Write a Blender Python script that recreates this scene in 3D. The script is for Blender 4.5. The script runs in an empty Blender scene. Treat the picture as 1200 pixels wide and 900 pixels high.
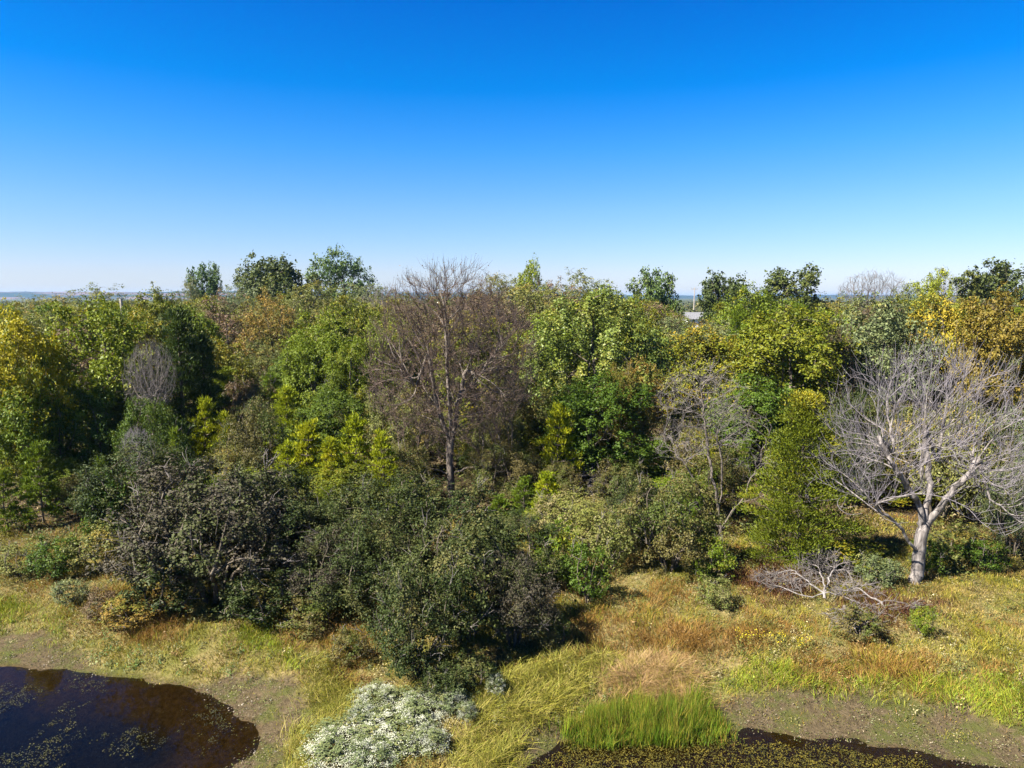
import bpy, math, random
import numpy as np
from math import radians as R

S = bpy.context.scene
COL = S.collection
# ------------------------------------------------------------------ camera
CAM_H, PITCH, FPX = 10.0, R(7.27), 800.0          # focal length in pixels of a 1200 px wide frame
cam = bpy.data.cameras.new("camera")
cam.sensor_width = 36.0
cam.lens = 24.0
cam.clip_start = 0.1
cam.clip_end = 30000.0
camo = bpy.data.objects.new("camera", cam)
COL.objects.link(camo)
camo.location = (0, 0, CAM_H)
camo.rotation_euler = (R(90) - PITCH, 0, 0)
S.camera = camo
# ------------------------------------------------------------------ sky and sun
SUN_ELEV, SUN_AZ = R(48), R(244)                  # azimuth clockwise from +Y: left of the view and a little behind it
w = bpy.data.worlds.new("World")
S.world = w
w.use_nodes = True
nt = w.node_tree
bg = nt.nodes["Background"]
sk = nt.nodes.new("ShaderNodeTexSky")
sk.sky_type = "NISHITA"
sk.sun_disc = False
sk.sun_elevation = SUN_ELEV
sk.sun_rotation = SUN_AZ
sk.altitude = 200
sk.air_density = 1.0
sk.dust_density = 0.3
sk.ozone_density = 3.0
tc = nt.nodes.new("ShaderNodeTexCoord")
sp = nt.nodes.new("ShaderNodeSeparateXYZ")
rp = nt.nodes.new("ShaderNodeValToRGB")           # deep polarised blue, the same all the way round the horizon
SKY_TINT = [(0.0, (0.6349, 0.6641, 0.8758)), (0.035, (0.6422, 0.6641, 0.8758)), (0.12, (0.4379, 0.6568, 0.9341)), (0.2, (0.1752, 0.613, 1.0217)), (0.275, (0.0029, 0.5255, 1.0728)), (0.38, (0.0014, 0.416, 1.0363)), (0.6, (0.0146, 0.2919, 0.6203)), (1.0, (0.0219, 0.2335, 0.4744))]
SKY_K = 1.2
els = rp.color_ramp.elements
while len(els) < len(SKY_TINT):
    els.new(0.5)
for e, (p, c) in zip(els, SKY_TINT):
    e.position = p
    e.color = (c[0] / SKY_K, c[1] / SKY_K, c[2] / SKY_K, 1)
mul = nt.nodes.new("ShaderNodeMix")
mul.data_type = "RGBA"
mul.blend_type = "MULTIPLY"
mul.inputs[0].default_value = 1.0
nt.links.new(tc.outputs["Generated"], sp.inputs[0])
nt.links.new(sp.outputs["Z"], rp.inputs[0])
nt.links.new(sk.outputs[0], mul.inputs[6])
nt.links.new(rp.outputs[0], mul.inputs[7])
sc2 = nt.nodes.new("ShaderNodeVectorMath")
sc2.operation = "SCALE"
sc2.inputs["Scale"].default_value = SKY_K
nt.links.new(mul.outputs[2], sc2.inputs[0])
nt.links.new(sc2.outputs[0], bg.inputs[0])
bg.inputs[1].default_value = 0.05
sun = bpy.data.lights.new("sun", "SUN")
sun.energy = 5.0
sun.angle = R(0.5)
sun.color = (1.0, 0.95, 0.86)
suno = bpy.data.objects.new("sun", sun)
COL.objects.link(suno)
suno.rotation_euler = (R(90) - SUN_ELEV, 0, math.pi - SUN_AZ)
S.view_settings.view_transform = "Standard"
S.view_settings.look = "None"
S.view_settings.exposure = 1.95
S.view_settings.gamma = 1.0
S.render.engine = "CYCLES"
S.cycles.max_bounces = 5
S.cycles.diffuse_bounces = 1
S.cycles.glossy_bounces = 2
S.cycles.transmission_bounces = 3
S.cycles.transparent_max_bounces = 8
S.cycles.volume_bounces = 0
S.cycles.use_denoising = True
S.cycles.denoiser = "OPENIMAGEDENOISE"
S.cycles.denoising_input_passes = "RGB_ALBEDO_NORMAL"

rng = np.random.default_rng(7)
random.seed(7)

# ------------------------------------------------------------------ where a pixel of the photograph stands on the ground
CP, SP = math.cos(PITCH), math.sin(PITCH)


def ray(px, py):
    dx, dz = (px - 600.0) / FPX, (450.0 - py) / FPX
    return np.array([dx, CP + dz * SP, -SP + dz * CP])


def ground(px, py, z=0.0):
    d = ray(px, py)
    t = (z - CAM_H) / d[2]
    return np.array([d[0] * t, d[1] * t, z])


def at(px, py, Y):
    d = ray(px, py)
    t = Y / d[1]
    return np.array([d[0] * t, Y, CAM_H + d[2] * t])


def project(P):
    x, y, z = P[:, 0], P[:, 1], P[:, 2] - CAM_H
    fwd = y * CP - z * SP
    up = y * SP + z * CP
    return 600 + FPX * x / fwd, 450 - FPX * up / fwd


# ------------------------------------------------------------------ materials
def new_mat(name):
    m = bpy.data.materials.new(name)
    m.use_nodes = True
    n = m.node_tree
    n.nodes.clear()
    out = n.nodes.new("ShaderNodeOutputMaterial")
    return m, n, out


def mixc(n, fac, a, b, blend="MIX"):
    x = n.nodes.new("ShaderNodeMix")
    x.data_type = "RGBA"
    x.blend_type = blend
    for i, v in ((0, fac), (6, a), (7, b)):
        if isinstance(v, (int, float)):
            x.inputs[i].default_value = v
        elif isinstance(v, tuple):
            x.inputs[i].default_value = (*v, 1)
        else:
            n.links.new(v, x.inputs[i])
    return x.outputs[2]


def maprange(n, v, a, b, c=0.0, d=1.0):
    x = n.nodes.new("ShaderNodeMapRange")
    n.links.new(v, x.inputs[0])
    for i, q in ((1, a), (2, b), (3, c), (4, d)):
        x.inputs[i].default_value = q
    return x.outputs[0]


def attr(n, name, out="Fac"):
    x = n.nodes.new("ShaderNodeAttribute")
    x.attribute_name = name
    return x.outputs[out]


def noise(n, scale, detail=4.0, rough=0.55, vec=None):
    x = n.nodes.new("ShaderNodeTexNoise")
    x.inputs["Scale"].default_value = scale
    x.inputs["Detail"].default_value = detail
    x.inputs["Roughness"].default_value = rough
    if vec is not None:
        n.links.new(vec, x.inputs["Vector"])
    return x.outputs[0]


def leaf_shader(n, out, col, trans=0.24, rough=0.55, spec=0.2):
    p = n.nodes.new("ShaderNodeBsdfPrincipled")
    p.inputs["Roughness"].default_value = rough
    p.inputs["Specular IOR Level"].default_value = spec
    t = n.nodes.new("ShaderNodeBsdfTranslucent")
    m = n.nodes.new("ShaderNodeMixShader")
    m.inputs[0].default_value = trans
    n.links.new(col, p.inputs["Base Color"])
    n.links.new(col, t.inputs["Color"])
    n.links.new(p.outputs[0], m.inputs[1])
    n.links.new(t.outputs[0], m.inputs[2])
    n.links.new(m.outputs[0], out.inputs[0])


MATS = {}


def leaf_mat(name, c1, c2, c3, lo=0.6, hi=0.8, trans=0.24, rough=0.55, spec=0.2):
    """c1..c2 by leaf, c3 on the patches of the crown that have turned."""
    m, n, out = new_mat(name)
    base = mixc(n, attr(n, "tone"), c1, c2)
    base = mixc(n, maprange(n, attr(n, "patch"), lo, hi), base, c3)
    oi = n.nodes.new("ShaderNodeObjectInfo")
    hs = n.nodes.new("ShaderNodeHueSaturation")
    n.links.new(maprange(n, oi.outputs["Random"], 0, 1, 0.485, 0.512), hs.inputs["Hue"])
    n.links.new(maprange(n, oi.outputs["Random"], 1, 0, 0.88, 1.12), hs.inputs["Value"])
    n.links.new(base, hs.inputs["Color"])
    leaf_shader(n, out, hs.outputs[0], trans, rough, spec)
    MATS[name] = m
    return m


def bark_mat(name, c1, c2, scale=9.0, bump=0.5):
    m, n, out = new_mat(name)
    g = n.nodes.new("ShaderNodeNewGeometry")
    mp = n.nodes.new("ShaderNodeMapping")
    mp.inputs["Scale"].default_value = (1, 1, 0.22)
    n.links.new(g.outputs["Position"], mp.inputs[0])
    f = noise(n, scale, 6, 0.65, mp.outputs[0])
    col = mixc(n, maprange(n, f, 0.36, 0.62), c1, c2)
    p = n.nodes.new("ShaderNodeBsdfPrincipled")
    p.inputs["Roughness"].default_value = 0.9
    p.inputs["Specular IOR Level"].default_value = 0.15
    n.links.new(col, p.inputs["Base Color"])
    b = n.nodes.new("ShaderNodeBump")
    b.inputs["Strength"].default_value = bump
    b.inputs["Distance"].default_value = 0.03
    n.links.new(f, b.inputs["Height"])
    n.links.new(b.outputs[0], p.inputs["Normal"])
    n.links.new(p.outputs[0], out.inputs[0])
    MATS[name] = m
    return m


def vcol_mat(name, trans=0.25, rough=0.6, spec=0.2):
    m, n, out = new_mat(name)
    leaf_shader(n, out, attr(n, "col", "Color"), trans, rough, spec)
    MATS[name] = m
    return m


leaf_mat("leaf_yellow", (0.24, 0.225, 0.008), (0.38, 0.29, 0.008), (0.09, 0.12, 0.008), 0.50, 0.62)
leaf_mat("leaf_green", (0.068, 0.110, 0.007), (0.150, 0.190, 0.010), (0.24, 0.22, 0.015), 0.72, 0.9)
leaf_mat("leaf_deep", (0.034, 0.068, 0.006), (0.085, 0.130, 0.010), (0.11, 0.14, 0.012), 0.7, 0.9)
leaf_mat("leaf_bright", (0.130, 0.170, 0.010), (0.23, 0.265, 0.014), (0.29, 0.27, 0.018), 0.7, 0.9)
leaf_mat("leaf_pale", (0.072, 0.115, 0.016), (0.165, 0.205, 0.040), (0.20, 0.205, 0.032), 0.62, 0.8, trans=0.25, rough=0.5, spec=0.3)
leaf_mat("leaf_olive", (0.078, 0.105, 0.008), (0.180, 0.180, 0.011), (0.23, 0.175, 0.012), 0.66, 0.85)
leaf_mat("leaf_dullolive", (0.100, 0.115, 0.030), (0.188, 0.188, 0.044), (0.250, 0.188, 0.037), 0.66, 0.85)
leaf_mat("leaf_greygreen", (0.081, 0.106, 0.040), (0.163, 0.188, 0.075), (0.225, 0.213, 0.062), 0.7, 0.9)
leaf_mat("leaf_russet", (0.188, 0.119, 0.025), (0.300, 0.188, 0.037), (0.138, 0.138, 0.020), 0.5, 0.68)
leaf_mat("leaf_orange", (0.125, 0.105, 0.016), (0.200, 0.145, 0.020), (0.12, 0.125, 0.016), 0.58, 0.72)
leaf_mat("leaf_gold", (0.250, 0.206, 0.018), (0.400, 0.300, 0.022), (0.150, 0.163, 0.018), 0.55, 0.72)
leaf_mat("leaf_oak", (0.040, 0.058, 0.014), (0.085, 0.105, 0.024), (0.10, 0.11, 0.022), 0.7, 0.9)
leaf_mat("leaf_bluegreen", (0.045, 0.085, 0.020), (0.095, 0.150, 0.034), (0.11, 0.15, 0.03), 0.7, 0.9)
leaf_mat("leaf_darkshrub", (0.020, 0.032, 0.008), (0.056, 0.072, 0.018), (0.10, 0.10, 0.030), 0.66, 0.85, trans=0.18, rough=0.55, spec=0.12)
leaf_mat("leaf_purpleshrub", (0.042, 0.036, 0.024), (0.086, 0.074, 0.048), (0.060, 0.068, 0.022), 0.55, 0.75, trans=0.15, rough=0.6, spec=0.1)
leaf_mat("leaf_brownshrub", (0.086, 0.076, 0.024), (0.162, 0.130, 0.038), (0.076, 0.097, 0.017), 0.5, 0.7)
leaf_mat("leaf_maroon", (0.095, 0.060, 0.032), (0.155, 0.100, 0.052), (0.12, 0.11, 0.03), 0.6, 0.8)
leaf_mat("leaf_dry", (0.100, 0.068, 0.036), (0.165, 0.115, 0.062), (0.12, 0.12, 0.04), 0.70, 0.85, trans=0.15)
leaf_mat("leaf_goldenrod", (0.095, 0.120, 0.022), (0.175, 0.180, 0.042), (0.22, 0.195, 0.075), 0.6, 0.8)
leaf_mat("needle_bright", (0.16, 0.20, 0.008), (0.29, 0.31, 0.010), (0.36, 0.32, 0.010), 0.68, 0.88, trans=0.25, spec=0.15)
leaf_mat("needle_mid", (0.075, 0.115, 0.008), (0.15, 0.185, 0.012), (0.19, 0.20, 0.012), 0.7, 0.9, trans=0.25, spec=0.15)
leaf_mat("needle_dark", (0.034, 0.057, 0.011), (0.081, 0.103, 0.016), (0.115, 0.121, 0.018), 0.66, 0.88, trans=0.2, spec=0.15)
leaf_mat("needle_hero", (0.038, 0.064, 0.005), (0.105, 0.128, 0.007), (0.21, 0.19, 0.009), 0.60, 0.9, trans=0.12, spec=0.15)
leaf_mat("petal_white", (0.30, 0.31, 0.21), (0.47, 0.48, 0.37), (0.49, 0.49, 0.40), 0.6, 0.8, trans=0.25)
leaf_mat("petal_yellow", (0.468, 0.357, 0.010), (0.595, 0.442, 0.013), (0.468, 0.357, 0.010), 0.6, 0.8, trans=0.2)
bark_mat("bark_pale", (0.070, 0.059, 0.052), (0.245, 0.215, 0.195), 8.0, 0.9)
bark_mat("bark_twig_pale", (0.115, 0.10, 0.105), (0.225, 0.20, 0.21), 5.0, 0.2)
bark_mat("bark_grey", (0.07, 0.058, 0.046), (0.20, 0.165, 0.135), 8.0, 0.9)
bark_mat("bark_twig_mauve", (0.075, 0.052, 0.040), (0.145, 0.105, 0.085), 3.0, 0.2)
bark_mat("bark_twig_grey", (0.10, 0.085, 0.077), (0.20, 0.175, 0.16), 3.0, 0.2)
bark_mat("bark_dark", (0.045, 0.035, 0.025), (0.14, 0.115, 0.085), 7.0, 0.8)
bark_mat("bark_bleached", (0.10, 0.088, 0.082), (0.23, 0.205, 0.19), 10.0, 0.5)
vcol_mat("grass_blade", 0.3)
vcol_mat("weed_leaf", 0.25)
vcol_mat("pond_weed", 0.1, 0.5, 0.3)


# ------------------------------------------------------------------ mesh helpers
def mesh_np(name, V, Q=None, T=None, attrs=None, cols=None, mats=(), smooth=False, uniq_mat=None):
    me = bpy.data.meshes.new(name)
    V = np.asarray(V, np.float32)
    nq = 0 if Q is None else len(Q)
    nt_ = 0 if T is None else len(T)
    me.vertices.add(len(V))
    me.vertices.foreach_set("co", V.ravel())
    me.loops.add(nq * 4 + nt_ * 3)
    me.polygons.add(nq + nt_)
    li = []
    if nq:
        li.append(np.asarray(Q, np.int32).ravel())
    if nt_:
        li.append(np.asarray(T, np.int32).ravel())
    me.loops.foreach_set("vertex_index", np.concatenate(li))
    st = np.concatenate([np.arange(nq) * 4, nq * 4 + np.arange(nt_) * 3]).astype(np.int32)
    me.polygons.foreach_set("loop_start", st)
    if smooth:
        me.polygons.foreach_set("use_smooth", np.ones(nq + nt_, bool))
    for k, v in (attrs or {}).items():
        a = me.attributes.new(k, "FLOAT", "POINT")
        a.data.foreach_set("value", np.asarray(v, np.float32))
    if cols is not None:
        a = me.attributes.new("col", "FLOAT_COLOR", "POINT")
        c = np.ones((len(V), 4), np.float32)
        c[:, :3] = cols
        a.data.foreach_set("color", c.ravel())
    for m in mats:
        me.materials.append(MATS[m] if isinstance(m, str) else m)
    me.update(calc_edges=True)
    return me


def link(name, data, parent=None, mat=None, **props):
    o = bpy.data.objects.new(name, data)
    COL.objects.link(o)
    if parent is not None:
        o.parent = parent
    if mat is not None:
        if not data.materials:
            data.materials.append(MATS[mat])
        o.material_slots[0].link = "OBJECT"
        o.material_slots[0].material = MATS[mat]
    for k, v in props.items():
        o[k] = v
    return o


def thing(name, label, cat, loc=(0, 0, 0), rz=0.0, group=None, scale=(1, 1, 1)):
    o = bpy.data.objects.new(name, None)
    COL.objects.link(o)
    o.empty_display_size = 0.2
    o.location = [float(v) for v in loc]
    o.rotation_euler = (0, 0, rz)
    o.scale = [float(v) for v in scale]
    o["label"] = label
    o["category"] = cat
    if group:
        o["group"] = group
    return o


def unit(v):
    return v / np.maximum(np.linalg.norm(v, axis=-1, keepdims=True), 1e-9)


def wob(P, seed, scale):
    """Smooth pseudo-noise 0..1 from a few sine waves."""
    g = np.random.default_rng(seed)
    s = np.zeros(len(P))
    for i in range(6):
        k = g.normal(size=P.shape[1]) * (1.0 + 0.5 * i) / scale
        s += np.sin(P @ k + g.uniform(0, 6.28)) / (1 + 0.3 * i)
    return np.clip(0.5 + s / 5.2, 0, 1)


def leaves(P, Nrm, size, aspect, g, fold=0.25):
    """Kite-shaped, slightly folded leaves at P facing Nrm: vertices and quads."""
    n = len(P)
    t = unit(np.cross(Nrm, g.normal(size=(n, 3))))
    b = np.cross(Nrm, t)
    s = (size * g.uniform(0.65, 1.3, n))[:, None]
    up = Nrm * fold * s * 0.5
    v = np.stack([P - t * s * 0.5, P - t * s * 0.05 + b * s * aspect * 0.5 + up, P + t * s * 0.5 - up * 0.6, P - t * s * 0.05 - b * s * aspect * 0.5 + up], 1)
    q = np.arange(n * 4).reshape(n, 4)
    return v.reshape(-1, 3), q


def sprays(P, D, length, width, g):
    """Narrow pointed tufts growing from P along D."""
    n = len(P)
    D = unit(D)
    s = unit(np.cross(D, g.normal(size=(n, 3))))
    L = (length * g.uniform(0.6, 1.35, n))[:, None]
    W = (width * g.uniform(0.7, 1.3, n))[:, None]
    m = P + D * L * 0.45
    k = np.cross(s, D) * W * 0.3
    v = np.stack([P, m + s * W * 0.5 + k, P + D * L, m - s * W * 0.5 + k], 1)
    return v.reshape(-1, 3), np.arange(n * 4).reshape(n, 4)


# ------------------------------------------------------------------ branching
class Skel:
    def __init__(self):
        self.p, self.par, self.limb = [], [], []

    def add(self, pos, parent, limb):
        self.p.append(np.asarray(pos, float))
        self.par.append(parent)
        self.limb.append(limb)
        return len(self.p) - 1

    def line(self, pts, parent, limb, step=0.25, g=None, wig=0.0):
        """A limb through pts, resampled; returns the index of its tip."""
        pts = [np.asarray(q, float) for q in pts]
        cur = parent
        start = self.p[parent] if parent >= 0 else None
        if start is not None:
            pts = [start] + pts
        else:
            cur = self.add(pts[0], -1, limb)
        for a, b in zip(pts[:-1], pts[1:]):
            k = max(1, int(np.linalg.norm(b - a) / step))
            for i in range(1, k + 1):
                q = a + (b - a) * i / k
                if g is not None and i < k:
                    q = q + g.normal(size=3) * wig
                cur = self.add(q, cur, limb)
        return cur


def colonize(sk_, attr_pts, step, infl, kill, g, inertia=0.6, trop=(0, 0, 0.1), maxit=220, skip=()):
    A = np.asarray(attr_pts, float)
    P = np.array(sk_.p)
    par = list(sk_.par)
    limb = list(sk_.limb)
    dirs = np.zeros_like(P)
    for i, q in enumerate(par):
        dirs[i] = unit(P[i] - P[q]) if q >= 0 else (0, 0, 1)
    ok = np.ones(len(P), bool)
    for i in skip:
        ok[i] = False
    near = np.full(len(A), -1)
    nd = np.full(len(A), 1e9)
    idx = np.where(ok)[0]
    for s in range(0, len(A), 500):
        d = np.linalg.norm(A[s:s + 500, None] - P[None, idx], axis=2)
        j = d.argmin(1)
        near[s:s + 500] = idx[j]
        nd[s:s + 500] = d[np.arange(len(j)), j]
    trop = np.array(trop)
    alive = nd > kill
    kids = {}
    for _ in range(maxit):
        act = alive & (nd < infl)
        if not act.any():
            break
        acc = np.zeros_like(P)
        cnt = np.zeros(len(P))
        v = unit(A[act] - P[near[act]])
        np.add.at(acc, near[act], v)
        np.add.at(cnt, near[act], 1)
        src = np.where(cnt > 0)[0]
        d = unit(unit(acc[src]) + inertia * dirs[src] + trop + g.normal(size=(len(src), 3)) * 0.08)
        newp, newpar, newd = [], [], []
        for i, s in enumerate(src):
            lst = kids.setdefault(int(s), [])
            if len(lst) >= 4 or any(float(np.dot(d[i], e)) > 0.985 for e in lst):
                bad = act & (near == s)
                alive[bad] &= False if len(lst) >= 4 else (g.random(bad.sum()) > 0.35)
                continue
            lst.append(d[i])
            newp.append(P[s] + d[i] * step)
            newpar.append(int(s))
            newd.append(d[i])
        if not newp:
            if not alive.any():
                break
            continue
        n0 = len(P)
        NP_ = np.array(newp)
        P = np.vstack([P, NP_])
        dirs = np.vstack([dirs, newd])
        par += newpar
        limb += [limb[q] for q in newpar]
        al = np.where(alive)[0]
        dd = np.linalg.norm(A[al, None] - NP_[None], axis=2)
        j = dd.argmin(1)
        m = dd[np.arange(len(al)), j]
        better = m < nd[al]
        near[al[better]] = n0 + j[better]
        nd[al[better]] = m[better]
        alive &= nd > kill
    return P, np.array(par), np.array(limb)


def radii(P, par, rb, r0):
    n = len(P)
    cnt = np.zeros(n)
    haskid = np.zeros(n, bool)
    haskid[par[par >= 0]] = True
    cnt[~haskid] = 1
    for i in range(n - 1, -1, -1):
        if par[i] >= 0:
            cnt[par[i]] += cnt[i]
    e = math.log(rb / r0) / max(math.log(max(cnt.max(), 2)), 0.1)
    r = r0 * np.maximum(cnt, 1) ** e
    big = np.full(n, -1)                              # the leading shoot tapers slowly instead of stopping short
    for i in range(n):
        q = par[i]
        if q >= 0 and (big[q] < 0 or cnt[i] > cnt[big[q]]):
            big[q] = i
    for i in range(n):
        q = par[i]
        if q >= 0 and big[q] == i:
            r[i] = max(r[i], r[q] * 0.87)
    hgt = np.zeros(n)
    for i in range(n - 1, -1, -1):
        if par[i] >= 0:
            hgt[par[i]] = max(hgt[par[i]], hgt[i] + 1)
    r = np.minimum(r, r0 + rb * 0.065 * hgt)
    return r, ~haskid


def tubes(P, par, r, sel, sides):
    """One tube per selected segment (child nodes); main continuations share the parent's ring direction."""
    idx = np.where(sel & (par >= 0))[0]
    if not len(idx):
        return np.zeros((0, 3)), np.zeros((0, 4), int)
    n = len(P)
    d = np.zeros((n, 3))
    hasp = par >= 0
    d[hasp] = unit(P[hasp] - P[par[hasp]])
    d[~hasp] = (0, 0, 1)
    best = np.full(n, -1)
    order = np.argsort(r)
    for i in order:
        if par[i] >= 0:
            best[par[i]] = i
    dn = d.copy()
    hb = best >= 0
    dn[hb] = unit(d[hb] + d[best[hb]])
    ref = unit(np.array([0.83, 0.55, 0.05]))
    ang = np.linspace(0, 2 * np.pi, sides, endpoint=False)

    def ring(pos, dr, rad):
        u = unit(np.cross(dr, ref) + 1e-6)
        v = np.cross(dr, u)
        return pos[:, None] + rad[:, None, None] * (np.cos(ang)[None, :, None] * u[:, None] + np.sin(ang)[None, :, None] * v[:, None])

    pa = par[idx]
    main = best[pa] == idx
    d0 = np.where(main[:, None], dn[pa], d[idx])
    r0 = np.where(main, r[pa], np.minimum(r[pa], r[idx] * 1.25))
    a = ring(P[pa], d0, r0)
    b = ring(P[idx], dn[idx], r[idx])
    V = np.concatenate([a, b], 1).reshape(-1, 3)
    k = np.arange(sides)
    q = np.stack([k, (k + 1) % sides, sides + (k + 1) % sides, sides + k], 1)
    Q = (np.arange(len(idx)) * 2 * sides)[:, None, None] + q[None]
    return V, Q.reshape(-1, 4)


def ball(g, n):
    v = unit(g.normal(size=(n, 3)))
    return v * (g.random(n) ** (1 / 3))[:, None]


# ------------------------------------------------------------------ tree prototypes: dicts of part name -> mesh (unit: metres at the given H, W)
def extent(L):
    """Height and width that a crown really fills."""
    return float(np.percentile(L[:, 2], 99.7)), float(2 * np.percentile(np.hypot(L[:, 0], L[:, 1]), 95))


def make_leafy(seed, H, W, base, lumps, n_leaf, leaf, aspect=0.6, lump_r=0.30, spread=0.30, nattr=260, rb=0.16, up=0.5, multi=1, hole=0.0, shoots=0):
    g = np.random.default_rng(seed)
    c = np.array([0, 0, base + (H - base) * 0.5])
    rad = np.array([W / 2, W / 2, (H - base) / 2])
    # lumps around the envelope's shell
    C = []
    for i in range(lumps):
        z = 1 - 2 * (i + 0.5) / lumps
        z = z * 0.95 + 0.05
        a = i * 2.39996 + g.uniform(-0.4, 0.4)
        rr = math.sqrt(max(0, 1 - z * z))
        C.append(c + rad * np.array([rr * math.cos(a), rr * math.sin(a), z]) * g.uniform(0.50, 0.88) * (1 - lump_r * 0.15))
    C = np.array(C)
    LR = lump_r * W * g.uniform(0.45, 1.15, lumps) * 0.75
    per = np.maximum(4, (nattr * LR ** 2 / (LR ** 2).sum()).astype(int))
    A = np.concatenate([C[i] + ball(g, per[i]) * LR[i] * np.array([1, 1, 0.85]) for i in range(lumps)] + [c + ball(g, nattr // 8) * rad * 0.7])
    A[:, 2] = np.maximum(A[:, 2], 0.25)
    s = Skel()
    step = max(0.16, W / 26)
    for k in range(multi):
        a = k * 6.28 / multi + g.uniform(0, 1)
        off = np.array([math.cos(a), math.sin(a), 0]) * (0.12 * W * (multi > 1))
        top = np.array([off[0] * 2.2 + g.normal() * 0.05 * W, off[1] * 2.2 + g.normal() * 0.05 * W, base + (H - base) * 0.35])
        s.line([off * 0.4, off * 0.8 + [0, 0, top[2] * 0.5], top], -1, 0, step, g, 0.02 * W / 5)
    P, par, limb = colonize(s, A, step, W, step * 1.5, g, 0.35, (0, 0, 0.05), 90)
    r, tip = radii(P, par, rb, max(0.008, rb * 0.06))
    V, Q = tubes(P, par, r, np.ones(len(P), bool), 5)
    trunk = mesh_np("stems" if multi > 1 else "trunk", V, Q, smooth=True)
    # leaves: half round the twigs, half in the shells of the lumps
    d_c = np.linalg.norm((P - c) / rad, axis=1)
    out = np.where((r < rb * 0.35) & (d_c > 0.35))[0]
    per = 16                                          # leaves come in small tufts at the twig ends
    nt1 = n_leaf // per // 2
    i1 = g.choice(out, nt1)
    t1 = P[i1] + g.normal(size=(nt1, 3)) * spread * 0.35
    nt2 = n_leaf // per - nt1
    pick = g.choice(lumps, nt2, p=LR ** 2 / (LR ** 2).sum())
    v = unit(g.normal(size=(nt2, 3)) + np.array([0, 0, 0.25]))
    rr = (g.random(nt2) ** 0.40)[:, None]
    t2 = C[pick] + v * rr * LR[pick][:, None] * np.array([1, 1, 0.85]) * (0.75 + 0.65 * wob(v * 2.2 + pick[:, None], seed + 3, 1.0)[:, None])
    tc_ = np.concatenate([t1, t2])
    tcen = np.concatenate([np.repeat(c[None], nt1, 0), C[pick]])
    L = np.repeat(tc_, per, 0)
    L = L + g.normal(size=L.shape) * spread * 0.36 * np.repeat(g.uniform(0.5, 1.3, len(tc_)), per)[:, None] * np.array([1, 1, 0.7])
    cen = np.repeat(tcen * 0.5 + (tc_ - [0, 0, spread]) * 0.5, per, 0)
    if hole > 0:                                     # gaps where the sky or the branches show
        keep = wob(L, seed + 9, W * 0.16) > hole
        L, cen = L[keep], cen[keep]
    keep = L[:, 2] > 0.05
    L, cen = L[keep], cen[keep]
    nr = unit(unit(L - cen) * 0.55 + np.array([0, 0, up]) + g.normal(size=L.shape) * 0.55)
    V, Q = leaves(L, nr, leaf, aspect, g)
    tone = np.clip(g.normal(0.45, 0.28, len(L)), 0, 1)
    patch = np.clip(0.8 * wob(L, seed + 21, W * 0.22) + g.normal(0, 0.12, len(L)) + 0.12, 0, 1)
    crown = mesh_np("crown", V, Q, attrs={"tone": np.repeat(tone, 4), "patch": np.repeat(patch, 4)})
    H, W = extent(L)
    extra = []
    if shoots:                                       # dead bare shoots sticking out of the leaves
        cand = np.where((d_c > 0.62) & (P[:, 2] > H * 0.3))[0]
        src = np.repeat(g.choice(cand, shoots), 3)
        d0 = unit(P[src] - c + np.array([0, 0, 0.5 * H]))
        SP_, pr, rr_ = [P[src]], [np.full(len(src), -1)], [np.full(len(src), 0.009)]
        for k in range(3):
            d0 = unit(d0 + g.normal(size=d0.shape) * 0.35)
            SP_.append(SP_[-1] + d0 * (0.060 * W * g.uniform(0.5, 1.2, (len(src), 1))))
            pr.append(np.arange(len(src)) + k * len(src))
            rr_.append(np.full(len(src), 0.008 - 0.002 * k))
        V, Q = tubes(np.concatenate(SP_), np.concatenate(pr), np.concatenate(rr_), np.ones(len(src) * 4, bool), 3)
        extra.append(("twigs", mesh_np("twigs", V, Q)))
    return dict(H=H, W=W, parts=[("stems" if multi > 1 else "trunk", trunk), ("crown", crown)] + extra)


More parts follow.
